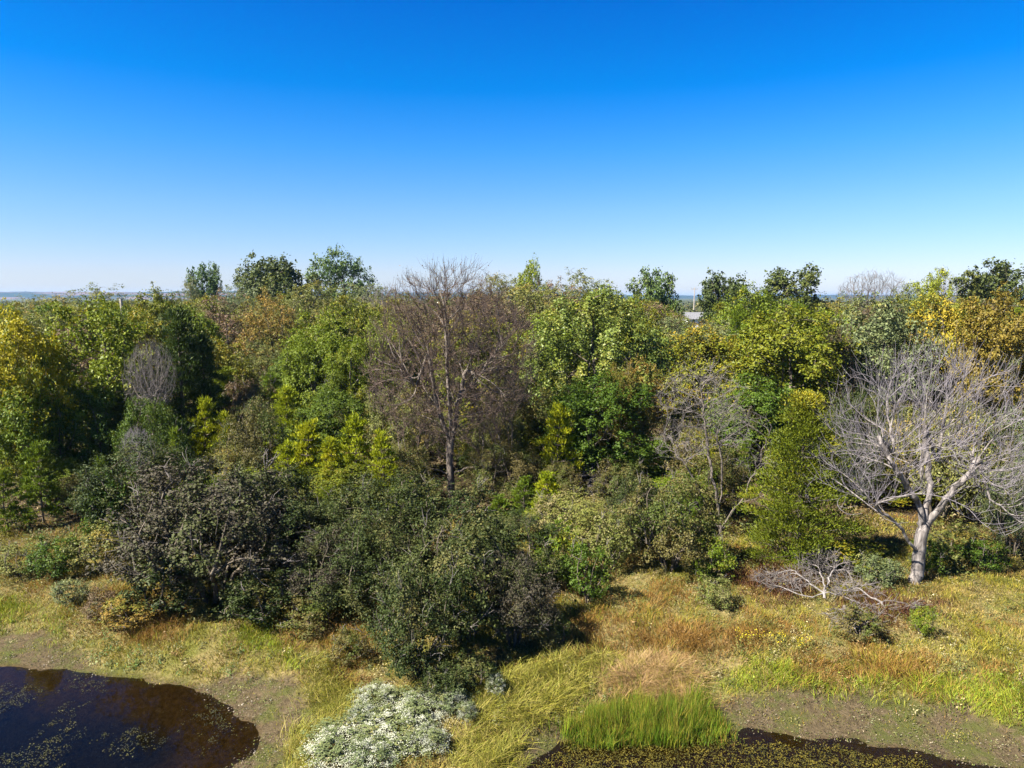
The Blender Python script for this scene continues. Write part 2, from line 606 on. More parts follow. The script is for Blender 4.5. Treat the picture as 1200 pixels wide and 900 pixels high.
def make_juniper(seed, H, W, n_br, per, length, width, shape=0.8, low=0.04, droop=0.0, lumpk=1.0):
    """Cone of boughs, each a run of feathery upswept tufts."""
    g = np.random.default_rng(seed)
    s = Skel()
    top = s.line([(0, 0, 0), (g.normal() * 0.05, g.normal() * 0.05, H * 0.5), (0, 0, H * 0.97)], -1, 0, 0.2)
    zs = np.array([q[2] for q in s.p])
    LP, LD, LT = [], [], []
    for i in range(n_br):
        f = (i + g.random()) / n_br
        z0 = H * (low + (0.96 - low) * f ** 0.9)
        a = i * 2.39996 + g.uniform(-0.5, 0.5)
        fz = z0 / H
        prof = min(1.0, (1 - fz) ** shape + 0.03) * (0.72 + 0.28 * min(1, fz * 5))
        rl = W / 2 * prof * g.uniform(0.62 - 0.16 * lumpk ** 6, 1.10 + 0.12 * lumpk)
        d = np.array([math.cos(a), math.sin(a), 0])
        rise = (0.30 + 0.5 * f - droop) * rl
        j = int(np.argmin(np.abs(zs - z0)))
        p0 = s.p[j]
        mid = p0 + d * rl * 0.55 + [0, 0, rise * 0.3]
        end = p0 + d * rl + [0, 0, rise]
        s.line([mid, end], j, 1, 0.3)
        k = max(6, int(per * (0.25 + prof)))
        nl = 2 if rl > 0.22 * W else 1
        tl = np.array([0.97, 0.55])[:nl]
        which = (g.random(k) < 0.3).astype(int) if nl == 2 else np.zeros(k, int)
        t = tl[which]
        side = np.cross(d, [0, 0, 1.0])
        off = g.normal(size=2) * np.array([0.0, 0.22]) * rl
        pos = np.where((t < 0.55)[:, None], p0 + (mid - p0) * (t / 0.55)[:, None], mid + (end - mid) * ((t - 0.55) / 0.45)[:, None])
        lump = lumpk * (0.034 * W + 0.009 * H) * g.uniform(0.75, 1.25)
        q = g.normal(size=(k, 3))
        q[:, 2] = np.abs(q[:, 2]) * 0.9 - 0.2
        pos = pos + side * off[which][:, None] + q * lump * np.array([1, 1, 0.55])
        LP.append(pos)
        LD.append(d * g.uniform(0.3, 1.0, (k, 1)) + np.array([0, 0, 0.7]) + g.normal(size=(k, 3)) * 0.45)
        LT.append(np.full(k, g.uniform(0, 1)))
    k = per * 2
    LP.append(np.stack([g.normal(0, 0.05 * W, k), g.normal(0, 0.05 * W, k), g.uniform(H * 0.82, H * 0.98, k)], 1))
    LD.append(np.array([0, 0, 1.0]) + g.normal(size=(k, 3)) * 0.35)
    LT.append(np.full(k, 0.9))
    P = np.array(s.p)
    par = np.array(s.par)
    r, _ = radii(P, par, 0.025 * H * 0.6, 0.012)
    V, Q = tubes(P, par, r, np.ones(len(P), bool), 5)
    trunk = mesh_np("trunk", V, Q, smooth=True)
    LP, LD, LT = np.concatenate(LP), np.concatenate(LD), np.concatenate(LT)
    keep = LP[:, 2] > 0.05
    LP, LD, LT = LP[keep], LD[keep], LT[keep]
    V, Q = sprays(LP, LD, length, width, g)
    tone = np.clip(g.normal(0.45, 0.25, len(LP)) + (LT - 0.5) * 0.25, 0, 1)
    tone = np.repeat(tone, 4)
    patch = np.repeat(np.clip(0.5 * wob(LP, seed + 5, W * 0.3) + 0.35 * (LP[:, 2] / H) + g.normal(0, 0.1, len(LP)), 0, 1), 4)
    crown = mesh_np("crown", V, Q, attrs={"tone": tone, "patch": patch})
    return dict(H=H, W=W, parts=[("trunk", trunk), ("crown", crown)])


def bare_parts(s, A, g, step, infl, kill, rb, r0, twig_r, inertia=0.9, trop=(0, 0, 0.12), skip=(), twl=(0, 0), maxit=200):
    """Trunk, each main limb and the fine twigs of a leafless tree as separate meshes."""
    P, par, limb = colonize(s, A, step, infl, kill, g, inertia, trop, maxit, skip)
    r, tip = radii(P, par, rb, r0)
    parts = []
    if twl[0] > 0:                                   # straight fine shoots off every thin branch
        thin = np.where(r < twig_r * 1.3)[0]
        thin = thin[par[thin] >= 0]
        src = np.repeat(thin, twl[0])
        d = unit(P[src] - P[par[src]])
        d = unit(d + g.normal(size=d.shape) * 0.55 + np.array(trop) * 2.5)
        ln = (twl[1] * g.uniform(0.4, 1.3, len(src)))[:, None]
        n0 = len(P)
        m1 = P[src] + d * ln * 0.5
        m2 = m1 + unit(d + g.normal(size=d.shape) * 0.15 + np.array(trop)) * ln * 0.5
        P = np.vstack([P, m1, m2])
        par = np.concatenate([par, src, n0 + np.arange(len(src))])
        r = np.concatenate([r, np.full(len(src), r0 * 0.8), np.full(len(src), r0 * 0.5)])
        limb = np.concatenate([limb, limb[src], limb[src]])
    thick = r > twig_r
    for k in range(int(limb.max()) + 1):
        V, Q = tubes(P, par, r, thick & (limb == k), 9 if k == 0 else 6)
        if len(V):
            parts.append(("trunk" if k == 0 else "branch", mesh_np("trunk" if k == 0 else "branch", V, Q, smooth=True)))
    V, Q = tubes(P, par, r, ~thick, 3)
    parts.append(("twigs", mesh_np("twigs", V, Q)))
    return parts, P, par, r


def make_bare(seed, H, W, base, nattr, rb=0.14, r0=0.006, upright=0.2):
    g = np.random.default_rng(seed)
    s = Skel()
    t = s.line([(0, 0, 0), (g.normal() * 0.1, g.normal() * 0.1, base * 0.9 + 0.3)], -1, 0, 0.25, g, 0.02)
    for k in range(4):
        a = k * 1.57 + g.uniform(-0.4, 0.4)
        q = s.p[t] + np.array([math.cos(a) * W * 0.16, math.sin(a) * W * 0.16, (H - base) * 0.3])
        s.line([q], t, k + 1, 0.2, g, 0.02)
    c = np.array([0, 0, base + (H - base) * 0.5])
    A = c + ball(g, nattr) * np.array([W / 2, W / 2, (H - base) / 2])
    rr = np.linalg.norm((A - c) / np.array([W / 2, W / 2, (H - base) / 2]), axis=1)
    A = A[g.random(len(A)) < 0.25 + 0.75 * rr]
    parts, P, par, r = bare_parts(s, A, g, W / 30, W, W / 24, rb, r0, 0.022, 0.8, (0, 0, upright), twl=(2, W * 0.075))
    return dict(H=H, W=W, parts=parts), P, r


# prototypes --------------------------------------------------------
PROTO = {}


def protos():
    for i in range(4):
        PROTO["broad%d" % i] = make_leafy(100 + i, 8.5, 6.5, 0.9, 26, 21000, 0.155, 0.62, 0.24, 0.40, nattr=320, hole=0.14)
    for i in range(3):
        PROTO["oak%d" % i] = make_leafy(130 + i, 11.0, 8.5, 2.0, 26, 14000, 0.28, 0.7, 0.22, 0.6, nattr=320, rb=0.25, hole=0.16)
    for i in range(3):
        PROTO["globe%d" % i] = make_leafy(160 + i, 9.0, 5.5, 1.5, 18, 14000, 0.13, 0.5, 0.34, 0.32, nattr=420, up=0.3, hole=0.12)
    for i in range(4):
        PROTO["shrub%d" % i] = make_leafy(190 + i, 3.8, 4.2, 0.0, 32, (26000, 36000)[i % 2], (0.078, 0.064)[i % 2], 0.62, 0.21, 0.22, nattr=520, rb=0.06, multi=6, hole=0.27, shoots=(34, 8, 8, 14)[i])
    for i in range(3):
        PROTO["bush%d" % i] = make_leafy(220 + i, 1.6, 2.0, 0.0, 16, 5000, 0.072, 0.5, 0.26, 0.17, nattr=180, rb=0.03, multi=5, hole=0.18, shoots=6)
    for i in range(3):
        PROTO["cedar%d" % i] = make_juniper(250 + i, 7.0, 3.6, 95, 160, 0.20, 0.05, 0.85)
    for i in range(3):
        PROTO["cedarling%d" % i] = make_juniper(280 + i, 2.4, 1.7, 52, 95, 0.15, 0.035, 0.75, 0.0, 0.22)
    for i in range(3):
        PROTO["bare%d" % i] = make_bare(310 + i, 8.0, 5.0, 4.3, 1500)[0]
    for i in range(2):
        PROTO["lumpy%d" % i] = make_leafy(340 + i, 7.5, 6.5, 0.3, 38, 42000, 0.115, 0.62, 0.18, 0.32, nattr=380, hole=0.22, up=0.7)


protos()
USED = {}


def plant(proto, name, label, cat, loc, H, W, mat, bark="bark_dark", group=None, twig=None, rz=None, crown_name="crown", Wy=None):
    """Stand one tree or shrub: an Empty at its foot, and a trunk and crown (or limbs and twigs) of its own."""
    p = PROTO[proto]
    o = thing(name, label, cat, loc, rng.uniform(0, 6.28) if rz is None else rz, group, (W / p["W"], (Wy or W) / p["W"], H / p["H"]))
    for pn, me in p["parts"]:
        if pn == "crown":
            link(crown_name, me, o, mat)
        elif pn == "twigs":
            link("twigs", me, o, twig or "bark_twig_grey", kind="stuff")
        else:
            link(pn, me, o, bark, **({"kind": "stuff"} if pn == "stems" else {}))
    return o


# ------------------------------------------------------------------ the lie of the land
WATER_Z = -0.32


def gpoly(pts, z=0.0):
    return np.array([ground(a, b, z)[:2] for a, b in pts])


POND_L = gpoly([(-420, 745), (-160, 762), (0, 781), (60, 787), (120, 797), (180, 808), (232, 819), (260, 838), (284, 862), (283, 888), (270, 915), (262, 975),
                (200, 1200), (-300, 1500), (-1100, 1100)], WATER_Z)
POND_R = gpoly([(560, 1200), (602, 930), (636, 884), (664, 867), (720, 861), (800, 863), (850, 858), (905, 863), (1000, 874), (1080, 885), (1150, 898),
                (1215, 914), (1330, 950), (1500, 1040), (1400, 1350), (900, 1500)], WATER_Z)


def inside(P, poly):
    x, y = P[:, 0], P[:, 1]
    r = np.zeros(len(P), bool)
    a = poly
    b = np.roll(poly, -1, 0)
    for (x0, y0), (x1, y1) in zip(a, b):
        c = (y0 > y) != (y1 > y)
        t = (x1 - x0) * (y - y0) / (y1 - y0 + 1e-12) + x0
        r ^= c & (x < t)
    return r


def sdist(P, poly):
    d = np.full(len(P), 1e9)
    for a, b in zip(poly, np.roll(poly, -1, 0)):
        ab = b - a
        t = np.clip(((P - a) @ ab) / (ab @ ab), 0, 1)
        d = np.minimum(d, np.linalg.norm(P - (a + t[:, None] * ab), axis=1))
    return np.where(inside(P, poly), -d, d)


def sstep(a, b, v):
    t = np.clip((v - a) / (b - a), 0, 1)
    return t * t * (3 - 2 * t)


def shore(P):
    """Signed distance to the water's edge, a little ragged."""
    d = np.minimum(sdist(P, POND_L), sdist(P, POND_R))
    return d + 0.24 * (wob(P, 61, 0.4) - 0.5) + 0.55 * (wob(P, 62, 1.3) - 0.5)


def height(P):
    z = 0.10 * (wob(P, 71, 2.6) - 0.5) + 0.05 * (wob(P, 72, 0.7) - 0.5)
    near = (np.abs(P[:, 0]) < 45) & (P[:, 1] > -12) & (P[:, 1] < 30)
    d = np.full(len(P), 99.0)
    if near.any():
        d[near] = shore(P[near])
    bank = sstep(-0.15, 2.6, d)
    z = z * (0.15 + 0.85 * bank) + (WATER_Z - 0.012) * (1 - bank)
    deep = np.where(P[:, 0] < -2, 0.75, 0.30)
    z = z - np.where(d < 0, np.minimum(-d * 0.28, 1.0) * deep, 0)
    return z, d


def axis(lo, hi, step, far0, far1, grow=1.16):
    v = list(np.arange(lo, hi + step * 0.5, step))
    s, q = step, hi
    while q < far1:
        s *= grow
        q += s
        v.append(q)
    s, q, pre = step, lo, []
    while q > far0:
        s *= grow
        q -= s
        pre.append(q)
    return np.array(pre[::-1] + v)


def pixnoise(px, py, P, amp=14.0):
    """Ragged zone borders: shift the looked-up place by a metre or so of noise."""
    return px + amp * 2 * (wob(P, 81, 0.8) - 0.5) + amp * (wob(P, 82, 0.25) - 0.5), py + amp * 1.0 * (wob(P, 83, 0.8) - 0.5) + amp * 0.6 * (wob(P, 84, 0.25) - 0.5)


MUD = [np.array(q, float) for q in (
    [(-80, 733), (60, 738), (98, 752), (120, 772), (180, 795), (268, 786), (322, 790), (352, 812), (362, 832), (345, 868), (325, 915), (262, 980), (-300, 980), (-300, 740)],
    [(598, 940), (606, 880), (628, 850), (652, 836), (668, 842), (668, 862), (845, 856), (843, 816), (880, 808), (960, 806), (1030, 812), (1090, 822), (1150, 834), (1215, 852),
     (1330, 890), (1400, 990), (600, 990)])]

xs = axis(-24, 25, 0.27, -9000, 9000)
ys = axis(9.5, 34, 0.25, -3000, 9500)
gx, gy = np.meshgrid(xs, ys)
GP = np.stack([gx.ravel(), gy.ravel()], 1)
gz, gd = height(GP)
nx, ny = len(xs), len(ys)
ii = np.arange(nx * ny).reshape(ny, nx)
TQ = np.stack([ii[:-1, :-1], ii[:-1, 1:], ii[1:, 1:], ii[1:, :-1]], -1).reshape(-1, 4)
near = (GP[:, 1] > 6) & (GP[:, 1] < 60)
mud = np.zeros(len(GP))
gpx, gpy = project(np.stack([GP[:, 0], np.maximum(GP[:, 1], 5), np.zeros(len(GP))], 1))
gpx, gpy = pixnoise(gpx, gpy, GP)
q = np.stack([gpx, gpy], 1)
for poly in MUD:
    mud[near & inside(q, poly)] = 1
mud = np.maximum(mud, sstep(0.5, 0.1, gd))
mud[gd < 0.15] = 1
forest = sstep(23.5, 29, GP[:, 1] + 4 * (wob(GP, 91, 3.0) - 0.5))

m, n, out = new_mat("ground_soil")
gpos = n.nodes.new("ShaderNodeNewGeometry").outputs["Position"]
f1 = noise(n, 0.55, 6, 0.6, gpos)
f2 = noise(n, 7.0, 6, 0.7, gpos)
f3 = noise(n, 38.0, 3, 0.6, gpos)
thatch = mixc(n, maprange(n, f2, 0.38, 0.62), (0.115, 0.090, 0.030), (0.235, 0.180, 0.075))
thatch = mixc(n, maprange(n, f1, 0.42, 0.6), thatch, (0.105, 0.105, 0.022))
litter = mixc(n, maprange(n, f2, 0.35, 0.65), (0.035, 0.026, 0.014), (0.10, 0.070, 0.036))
mudc = mixc(n, maprange(n, f2, 0.35, 0.66), (0.048, 0.035, 0.018), (0.105, 0.077, 0.042))
mudc = mixc(n, maprange(n, noise(n, 1.1, 5, 0.65, gpos), 0.47, 0.58), mudc, (0.060, 0.062, 0.016))
mudc = mixc(n, maprange(n, f3, 0.60, 0.70), mudc, (0.16, 0.125, 0.075))
silt = mixc(n, maprange(n, f2, 0.35, 0.65), (0.030, 0.018, 0.007), (0.075, 0.046, 0.018))
deepm = mixc(n, maprange(n, f2, 0.35, 0.65), (0.006, 0.006, 0.005), (0.016, 0.015, 0.010))
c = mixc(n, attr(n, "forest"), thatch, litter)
c = mixc(n, attr(n, "far"), c, mixc(n, maprange(n, f1, 0.4, 0.6), (0.035, 0.045, 0.018), (0.075, 0.075, 0.030)))
c = mixc(n, attr(n, "mud"), c, mudc)
c = mixc(n, attr(n, "wet"), c, silt)
c = mixc(n, attr(n, "deep"), c, deepm)
p = n.nodes.new("ShaderNodeBsdfPrincipled")
p.inputs["Roughness"].default_value = 0.95
p.inputs["Specular IOR Level"].default_value = 0.12
n.links.new(c, p.inputs["Base Color"])
b = n.nodes.new("ShaderNodeBump")
b.inputs["Strength"].default_value = 1.0
b.inputs["Distance"].default_value = 0.10
n.links.new(f2, b.inputs["Height"])
n.links.new(b.outputs[0], p.inputs["Normal"])
n.links.new(p.outputs[0], out.inputs[0])
MATS["ground_soil"] = m
wet = sstep(0.22, -0.02, gd)
deep = np.where(GP[:, 0] < -2, sstep(-0.3, -1.5, gd + 0.9 * (wob(GP, 93, 1.2) - 0.5) + 0.9 * sstep(-9.5, -7.0, GP[:, 0])), 0)
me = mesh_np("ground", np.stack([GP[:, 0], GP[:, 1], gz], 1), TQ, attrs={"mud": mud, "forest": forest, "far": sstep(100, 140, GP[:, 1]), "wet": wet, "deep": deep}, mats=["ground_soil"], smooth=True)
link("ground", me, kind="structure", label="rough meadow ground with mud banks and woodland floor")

# water ---------------------------------------------------------------
m, n, out = new_mat("pond_water")
tr = n.nodes.new("ShaderNodeBsdfTransparent")
tr.inputs[0].default_value = (0.42, 0.39, 0.29, 1)
gl = n.nodes.new("ShaderNodeBsdfGlossy")
gl.inputs["Roughness"].default_value = 0.03
fr = n.nodes.new("ShaderNodeFresnel")
fr.inputs[0].default_value = 1.33
mx = n.nodes.new("ShaderNodeMixShader")
bp = n.nodes.new("ShaderNodeBump")
bp.inputs["Strength"].default_value = 0.12
bp.inputs["Distance"].default_value = 0.02
n.links.new(noise(n, 3.0, 3, 0.5, n.nodes.new("ShaderNodeNewGeometry").outputs["Position"]), bp.inputs["Height"])
n.links.new(bp.outputs[0], gl.inputs["Normal"])
n.links.new(bp.outputs[0], fr.inputs["Normal"])
n.links.new(fr.outputs[0], mx.inputs[0])
n.links.new(tr.outputs[0], mx.inputs[1])
n.links.new(gl.outputs[0], mx.inputs[2])
n.links.new(mx.outputs[0], out.inputs[0])
MATS["pond_water"] = m


def grow_poly(poly, by):
    c = poly.mean(0)
    out_ = []
    for i, v in enumerate(poly):
        t = poly[(i + 1) % len(poly)] - poly[i - 1]
        nrm = np.array([t[1], -t[0]]) / np.linalg.norm(t)
        k = v + nrm * 0.05
        out_.append(v + nrm * by if not inside(k[None], poly)[0] else v - nrm * by)
    return np.array(out_)


for poly, lab in ((POND_L, "dark pond water with floating weed in the left corner"), (POND_R, "shallow pond water covered with weed at the lower right")):
    gp = grow_poly(poly, 0.8)
    me = bpy.data.meshes.new("pond_water")
    area = np.sum(gp[:, 0] * np.roll(gp[:, 1], -1) - np.roll(gp[:, 0], -1) * gp[:, 1])
    me.from_pydata([(x, y, WATER_Z) for x, y in (gp if area > 0 else gp[::-1])], [], [tuple(range(len(gp)))])
    link("pond_water", me, mat="pond_water", kind="structure", label=lab)


# hills on the horizon -------------------------------------------------
def hill_mat(name, wood, field, lo, hi):
    m, n, out = new_mat(name)
    g = n.nodes.new("ShaderNodeNewGeometry")
    mp = n.nodes.new("ShaderNodeMapping")
    mp.inputs["Scale"].default_value = (0.5, 1.0, 9.0)
    n.links.new(g.outputs["Position"], mp.inputs[0])
    f = noise(n, 0.006, 5, 0.6, mp.outputs[0])
    f2 = noise(n, 0.05, 4, 0.7, mp.outputs[0])
    c = mixc(n, maprange(n, f2, 0.35, 0.65), tuple(v * 0.6 for v in wood), wood)
    c = mixc(n, maprange(n, f, lo, hi), c, field)
    p = n.nodes.new("ShaderNodeBsdfPrincipled")
    p.inputs["Roughness"].default_value = 1.0
    p.inputs["Specular IOR Level"].default_value = 0.0
    n.links.new(c, p.inputs["Base Color"])
    n.links.new(p.outputs[0], out.inputs[0])
    MATS[name] = m


hill_mat("hill_fields", (0.03, 0.045, 0.03), (0.125, 0.085, 0.075), 0.47, 0.57)
hill_mat("hill_woods", (0.03, 0.045, 0.035), (0.05, 0.06, 0.04), 0.55, 0.7)


def hill(x0, x1, y0, top, depth, mat, seed, label):
    xs_ = np.linspace(x0, x1, 260)
    t_ = np.linspace(0, 1, 14)
    X, T_ = np.meshgrid(xs_, t_)
    P2 = np.stack([X.ravel(), T_.ravel() * depth], 1)
    h = top * np.sin(np.pi * np.clip(T_.ravel(), 0, 1)) ** 0.8
    edge = sstep(x0, x0 + 0.12 * (x1 - x0), P2[:, 0]) * sstep(x1, x1 - 0.12 * (x1 - x0), P2[:, 0])
    h = h * edge * (0.86 + 0.2 * wob(P2[:, :1], seed, 260.0)) + 7.0 * (wob(P2, seed + 1, 30.0) - 0.5) * edge - 0.5
    i = np.arange(X.size).reshape(X.shape)
    Q = np.stack([i[:-1, :-1], i[:-1, 1:], i[1:, 1:], i[1:, :-1]], -1).reshape(-1, 4)
    me = mesh_np("hill", np.stack([P2[:, 0], y0 + P2[:, 1], h], 1), Q, mats=[mat], smooth=True)
    link("hill", me, kind="structure", label=label)


hill(-4600, -700, 2900, 37, 900, "hill_fields", 5, "low distant ridge with reddish fields on the left")
hill(-3200, 900, 3700, 37, 900, "hill_woods", 8, "low blue wooded ridge on the horizon behind the left treetops")
hill(-500, 5200, 4300, 24, 900, "hill_woods", 9, "low blue wooded ridge seen past the far house")

# far-off house, poles --------------------------------------------------
bark_mat("roof_shingle", (0.10, 0.10, 0.105), (0.17, 0.17, 0.175), 3.0, 0.2)
bark_mat("wall_paint", (0.72, 0.71, 0.68), (0.80, 0.79, 0.76), 2.0, 0.1)
bark_mat("window_glass", (0.03, 0.035, 0.04), (0.05, 0.055, 0.06), 2.0, 0.0)
bark_mat("weathered_wood", (0.22, 0.19, 0.16), (0.42, 0.37, 0.32), 9.0, 0.4)


def box(x0, x1, y0, y1, z0, z1):
    V = [(x, y, z) for z in (z0, z1) for x, y in ((x0, y0), (x1, y0), (x1, y1), (x0, y1))]
    F = [(0, 3, 2, 1), (4, 5, 6, 7), (0, 1, 5, 4), (1, 2, 6, 5), (2, 3, 7, 6), (3, 0, 4, 7)]
    return V, F


def solid(name, V, F, mat, parent, **k):
    me = bpy.data.meshes.new(name)
    me.from_pydata(V, [], F)
    return link(name, me, parent, mat, **k)


hx = at(824, 372, 220.0)
house = thing("house", "white walled house with grey roof glimpsed among far treetops", "house", (hx[0], 222, 0))
wl = solid("wall", *box(-5.5, 5.5, -3.5, 3.5, 0, 3.1), "wall_paint", house)
for x in (-3.6, -1.2, 3.4):
    wn = solid("window", *box(x - 0.55, x + 0.55, -3.58, -3.49, 1.0, 2.2), "window_glass", wl)
solid("door", *box(0.6, 1.5, -3.57, -3.49, 0.02, 2.1), "roof_shingle", house)
V = [(-5.9, -4.1, 3.0), (5.9, -4.1, 3.0), (5.9, 0, 5.1), (-5.9, 0, 5.1), (-5.9, 4.1, 3.0), (5.9, 4.1, 3.0),
     (-5.9, -4.1, 2.85), (5.9, -4.1, 2.85), (5.9, 0, 4.9), (-5.9, 0, 4.9), (-5.9, 4.1, 2.85), (5.9, 4.1, 2.85)]
F = [(0, 1, 2, 3), (3, 2, 5, 4), (7, 6, 9, 8), (8, 9, 10, 11), (0, 6, 7, 1), (4, 5, 11, 10), (0, 3, 9, 6), (3, 4, 10, 9), (1, 7, 8, 2), (2, 8, 11, 5)]
solid("roof", V, F, "roof_shingle", house)


def pole(px, py_top, Y, name, label, r, lean=0.0, arm=None, part="post"):
    t = at(px, py_top, Y)
    o = thing(name, label, "tree" if part == "trunk" else "pole", (t[0], Y, 0))
    s = Skel()
    s.line([(0, 0, -0.3), (lean * 0.5, 0, t[2] * 0.5), (lean, 0, t[2])], -1, 0, 0.5)
    P, par = np.array(s.p), np.array(s.par)
    V, Q = tubes(P, par, np.linspace(r, r * 0.75, len(P)), np.ones(len(P), bool), 8)
    k = len(V) - 8
    me = mesh_np(part, V, Q, smooth=True)
    link(part, me, o, "weathered_wood")
    if arm:
        solid("crossarm", *box(lean - arm, lean + arm, -0.08, 0.08, t[2] - 0.7, t[2] - 0.5), "weathered_wood", o)
        for dx in (-arm * 0.85, -arm * 0.3, arm * 0.85):
            solid("insulator", *box(lean + dx - 0.05, lean + dx + 0.05, -0.05, 0.05, t[2] - 0.5, t[2] - 0.3), "window_glass", o)
    return o


pole(145, 350, 62, "broken_tree", "bare broken trunk standing up like a post among the left treetops", 0.17, -0.25, None, "trunk")
pole(814, 337, 260, "utility_pole", "thin distant utility pole rising over the far house", 0.22, 0, 1.2)

# ------------------------------------------------------------------ trees and shrubs, each at its own place
WOOD = "trees of the wood behind the pond"


def T(proto, mat, px, top, wpx, Y, label, name="tree", cat="tree", bark="bark_dark", twig=None, group=WOOD, foot=0.0, hmin=1.0):
    """A plant whose top is seen at (px, top) and whose crown is wpx wide, standing Y metres out."""
    if Y > 52:
        top, wpx = top - 4, wpx * 1.15
    P = at(px, top, Y)
    dist = math.hypot(P[1], P[0] * 0.3)
    W = wpx / FPX * (Y * CP - (P[2] - CAM_H) * SP)
    H = max(P[2] * 1.0, hmin)
    return plant(proto, name, label, cat, (P[0], Y, foot - 0.03), H, W, mat, bark, group, twig)


# --- left part of the wood
T("broad0", "leaf_yellow", 24, 364, 96, 33, "tree in bright yellow autumn leaf at the left edge of the wood", "autumn_tree")
T("broad1", "leaf_green", 108, 352, 128, 36, "broad green large leaved tree right beside the yellow autumn tree", "broadleaf_tree")
T("broad2", "leaf_olive", 172, 366, 78, 45, "yellowish olive tree behind the small round grey leafless tree", "broadleaf_tree")
T("broad3", "leaf_green", 140, 355, 70, 50, "mid green crown between the broken trunk and the yellow tree", "broadleaf_tree")
T("globe0", "leaf_greygreen", 118, 338, 78, 92, "thin grey green crown breaking the skyline over the left green trees", "broadleaf_tree")
T("globe2", "leaf_dullolive", 62, 350, 70, 75, "dull olive crown under the reddish ridge on the far left", "broadleaf_tree")
T("cedar0", "needle_dark", 208, 360, 88, 37.5, "tall dark juniper with a ragged spire behind the round grey leafless tree", "juniper_tree")
T("cedar1", "needle_dark", 236, 392, 70, 38.5, "dark juniper shouldering the tall ragged one on its right", "juniper_tree")
T("bare0", None, 173, 400, 58, 33.5, "small round grey leafless tree standing before the dark juniper", "bare_tree", bark="bark_grey", twig="bark_twig_grey")
T("broad0", "leaf_olive", 188, 343, 66, 62, "olive green tree rising behind the tall dark juniper", "broadleaf_tree")
T("broad1", "leaf_olive", 262, 398, 66, 48, "yellow green tree below the grey brown globe shaped tree", "broadleaf_tree")
T("globe0", "leaf_dry", 266, 347, 66, 60, "grey brown globe shaped tree, half bare, on the left slope", "globe_tree", bark="bark_grey")
T("globe1", "leaf_russet", 313, 344, 70, 56, "russet globe shaped tree with olive lower leaves", "globe_tree")
T("globe2", "leaf_dullolive", 364, 334, 78, 68, "smooth dull olive globe shaped tree under the deep green skyline tree", "globe_tree")
T("globe1", "leaf_dullolive", 306, 398, 66, 51, "olive crown just below the russet globe shaped tree", "broadleaf_tree")
T("oak0", "leaf_oak", 326, 303, 74, 92, "dark oak standing high on the left skyline", "oak_tree")
T("oak1", "leaf_oak", 300, 319, 52, 100, "lower dark oak crown on the left of the high skyline oak", "oak_tree")
T("broad2", "leaf_bluegreen", 400, 297, 64, 95, "rounded deep green tree, tallest on the left skyline", "broadleaf_tree")
T("oak2", "leaf_bluegreen", 242, 314, 36, 115, "small lone blue green tree poking above the left skyline", "oak_tree")
T("globe0", "leaf_greygreen", 219, 328, 30, 112, "little pale round crown left of the lone skyline tree", "broadleaf_tree")
T("globe1", "leaf_greygreen", 286, 332, 66, 88, "hazy grey green crown under the two skyline oaks", "broadleaf_tree")
T("globe2", "leaf_greygreen", 428, 337, 76, 82, "hazy pale green crown right of the tallest left skyline tree", "broadleaf_tree")
T("bare1", None, 452, 340, 60, 70, "hazy grey leafless crown just left of the big brown bare tree", "bare_tree", bark="bark_grey", twig="bark_twig_grey")
T("broad3", "leaf_olive", 414, 352, 68, 60, "olive tree left of the big brown bare tree near the skyline", "broadleaf_tree")
T("lumpy0", "leaf_green", 372, 382, 92, 45, "green lumpy tree in the middle of the left slope", "broadleaf_tree", bark="bark_pale")
T("lumpy1", "leaf_green", 410, 398, 70, 43, "green tree with pale limbs showing, beside the big brown bare tree", "broadleaf_tree", bark="bark_pale")
T("broad1", "leaf_deep", 338, 412, 62, 46, "deep green tree left of the bright lumpy trees", "broadleaf_tree")
T("cedar2", "needle_mid", 262, 428, 62, 43, "olive green juniper above the maroon brush", "juniper_tree")
T("cedar0", "needle_mid", 318, 436, 54, 41, "mid green juniper beside the maroon brush", "juniper_tree")
T("shrub0", "leaf_maroon", 290, 448, 78, 40, "maroon brown thicket in the middle of the left slope", "shrub", "shrub")
T("cedarling0", "needle_bright", 240, 470, 42, 36, "bright yellow green young juniper below the dark junipers", "young_juniper", "juniper")
T("cedarling1", "needle_bright", 264, 486, 44, 34.5, "bright young juniper touching the left side of the brown green bush", "young_juniper", "juniper")
T("shrub1", "leaf_brownshrub", 294, 468, 84, 33.5, "round brown green bush between two patches of bright young junipers", "shrub", "shrub")
T("cedar1", "needle_bright", 335, 452, 62, 38, "bright green juniper behind the round brown green bush", "juniper_tree")
T("cedarling2", "needle_bright", 362, 496, 62, 32.8, "bushy bright juniper right of the round brown green bush", "young_juniper", "juniper")
T("cedarling0", "needle_bright", 417, 490, 58, 32.2, "bright yellow green juniper left below the big brown bare tree", "young_juniper", "juniper")
T("cedarling1", "needle_bright", 388, 515, 44, 31.2, "low bright juniper squeezed between the two bushy bright junipers", "young_juniper", "juniper")
T("cedarling2", "needle_bright", 446, 508, 46, 31.0, "bright young juniper nearest the left side of the big brown trunk", "young_juniper", "juniper")
T("cedarling0", "needle_bright", 335, 520, 40, 31.0, "small bright juniper at the right edge of the round brown green bush", "young_juniper", "juniper")
T("cedarling1", "needle_mid", 206, 505, 40, 31.5, "dark green young juniper left of the first bright young juniper", "young_juniper", "juniper")
T("lumpy0", "leaf_deep", 388, 455, 88, 37.5, "deep green tree with pale leaning stems over the bushy bright junipers", "broadleaf_tree", bark="bark_pale")
T("cedar2", "needle_dark", 150, 455, 70, 35, "dark juniper in the shade under the broad green tree", "juniper_tree")
T("cedar1", "needle_dark", 190, 478, 64, 34, "low dark juniper in the shade below the round grey leafless tree", "juniper_tree")
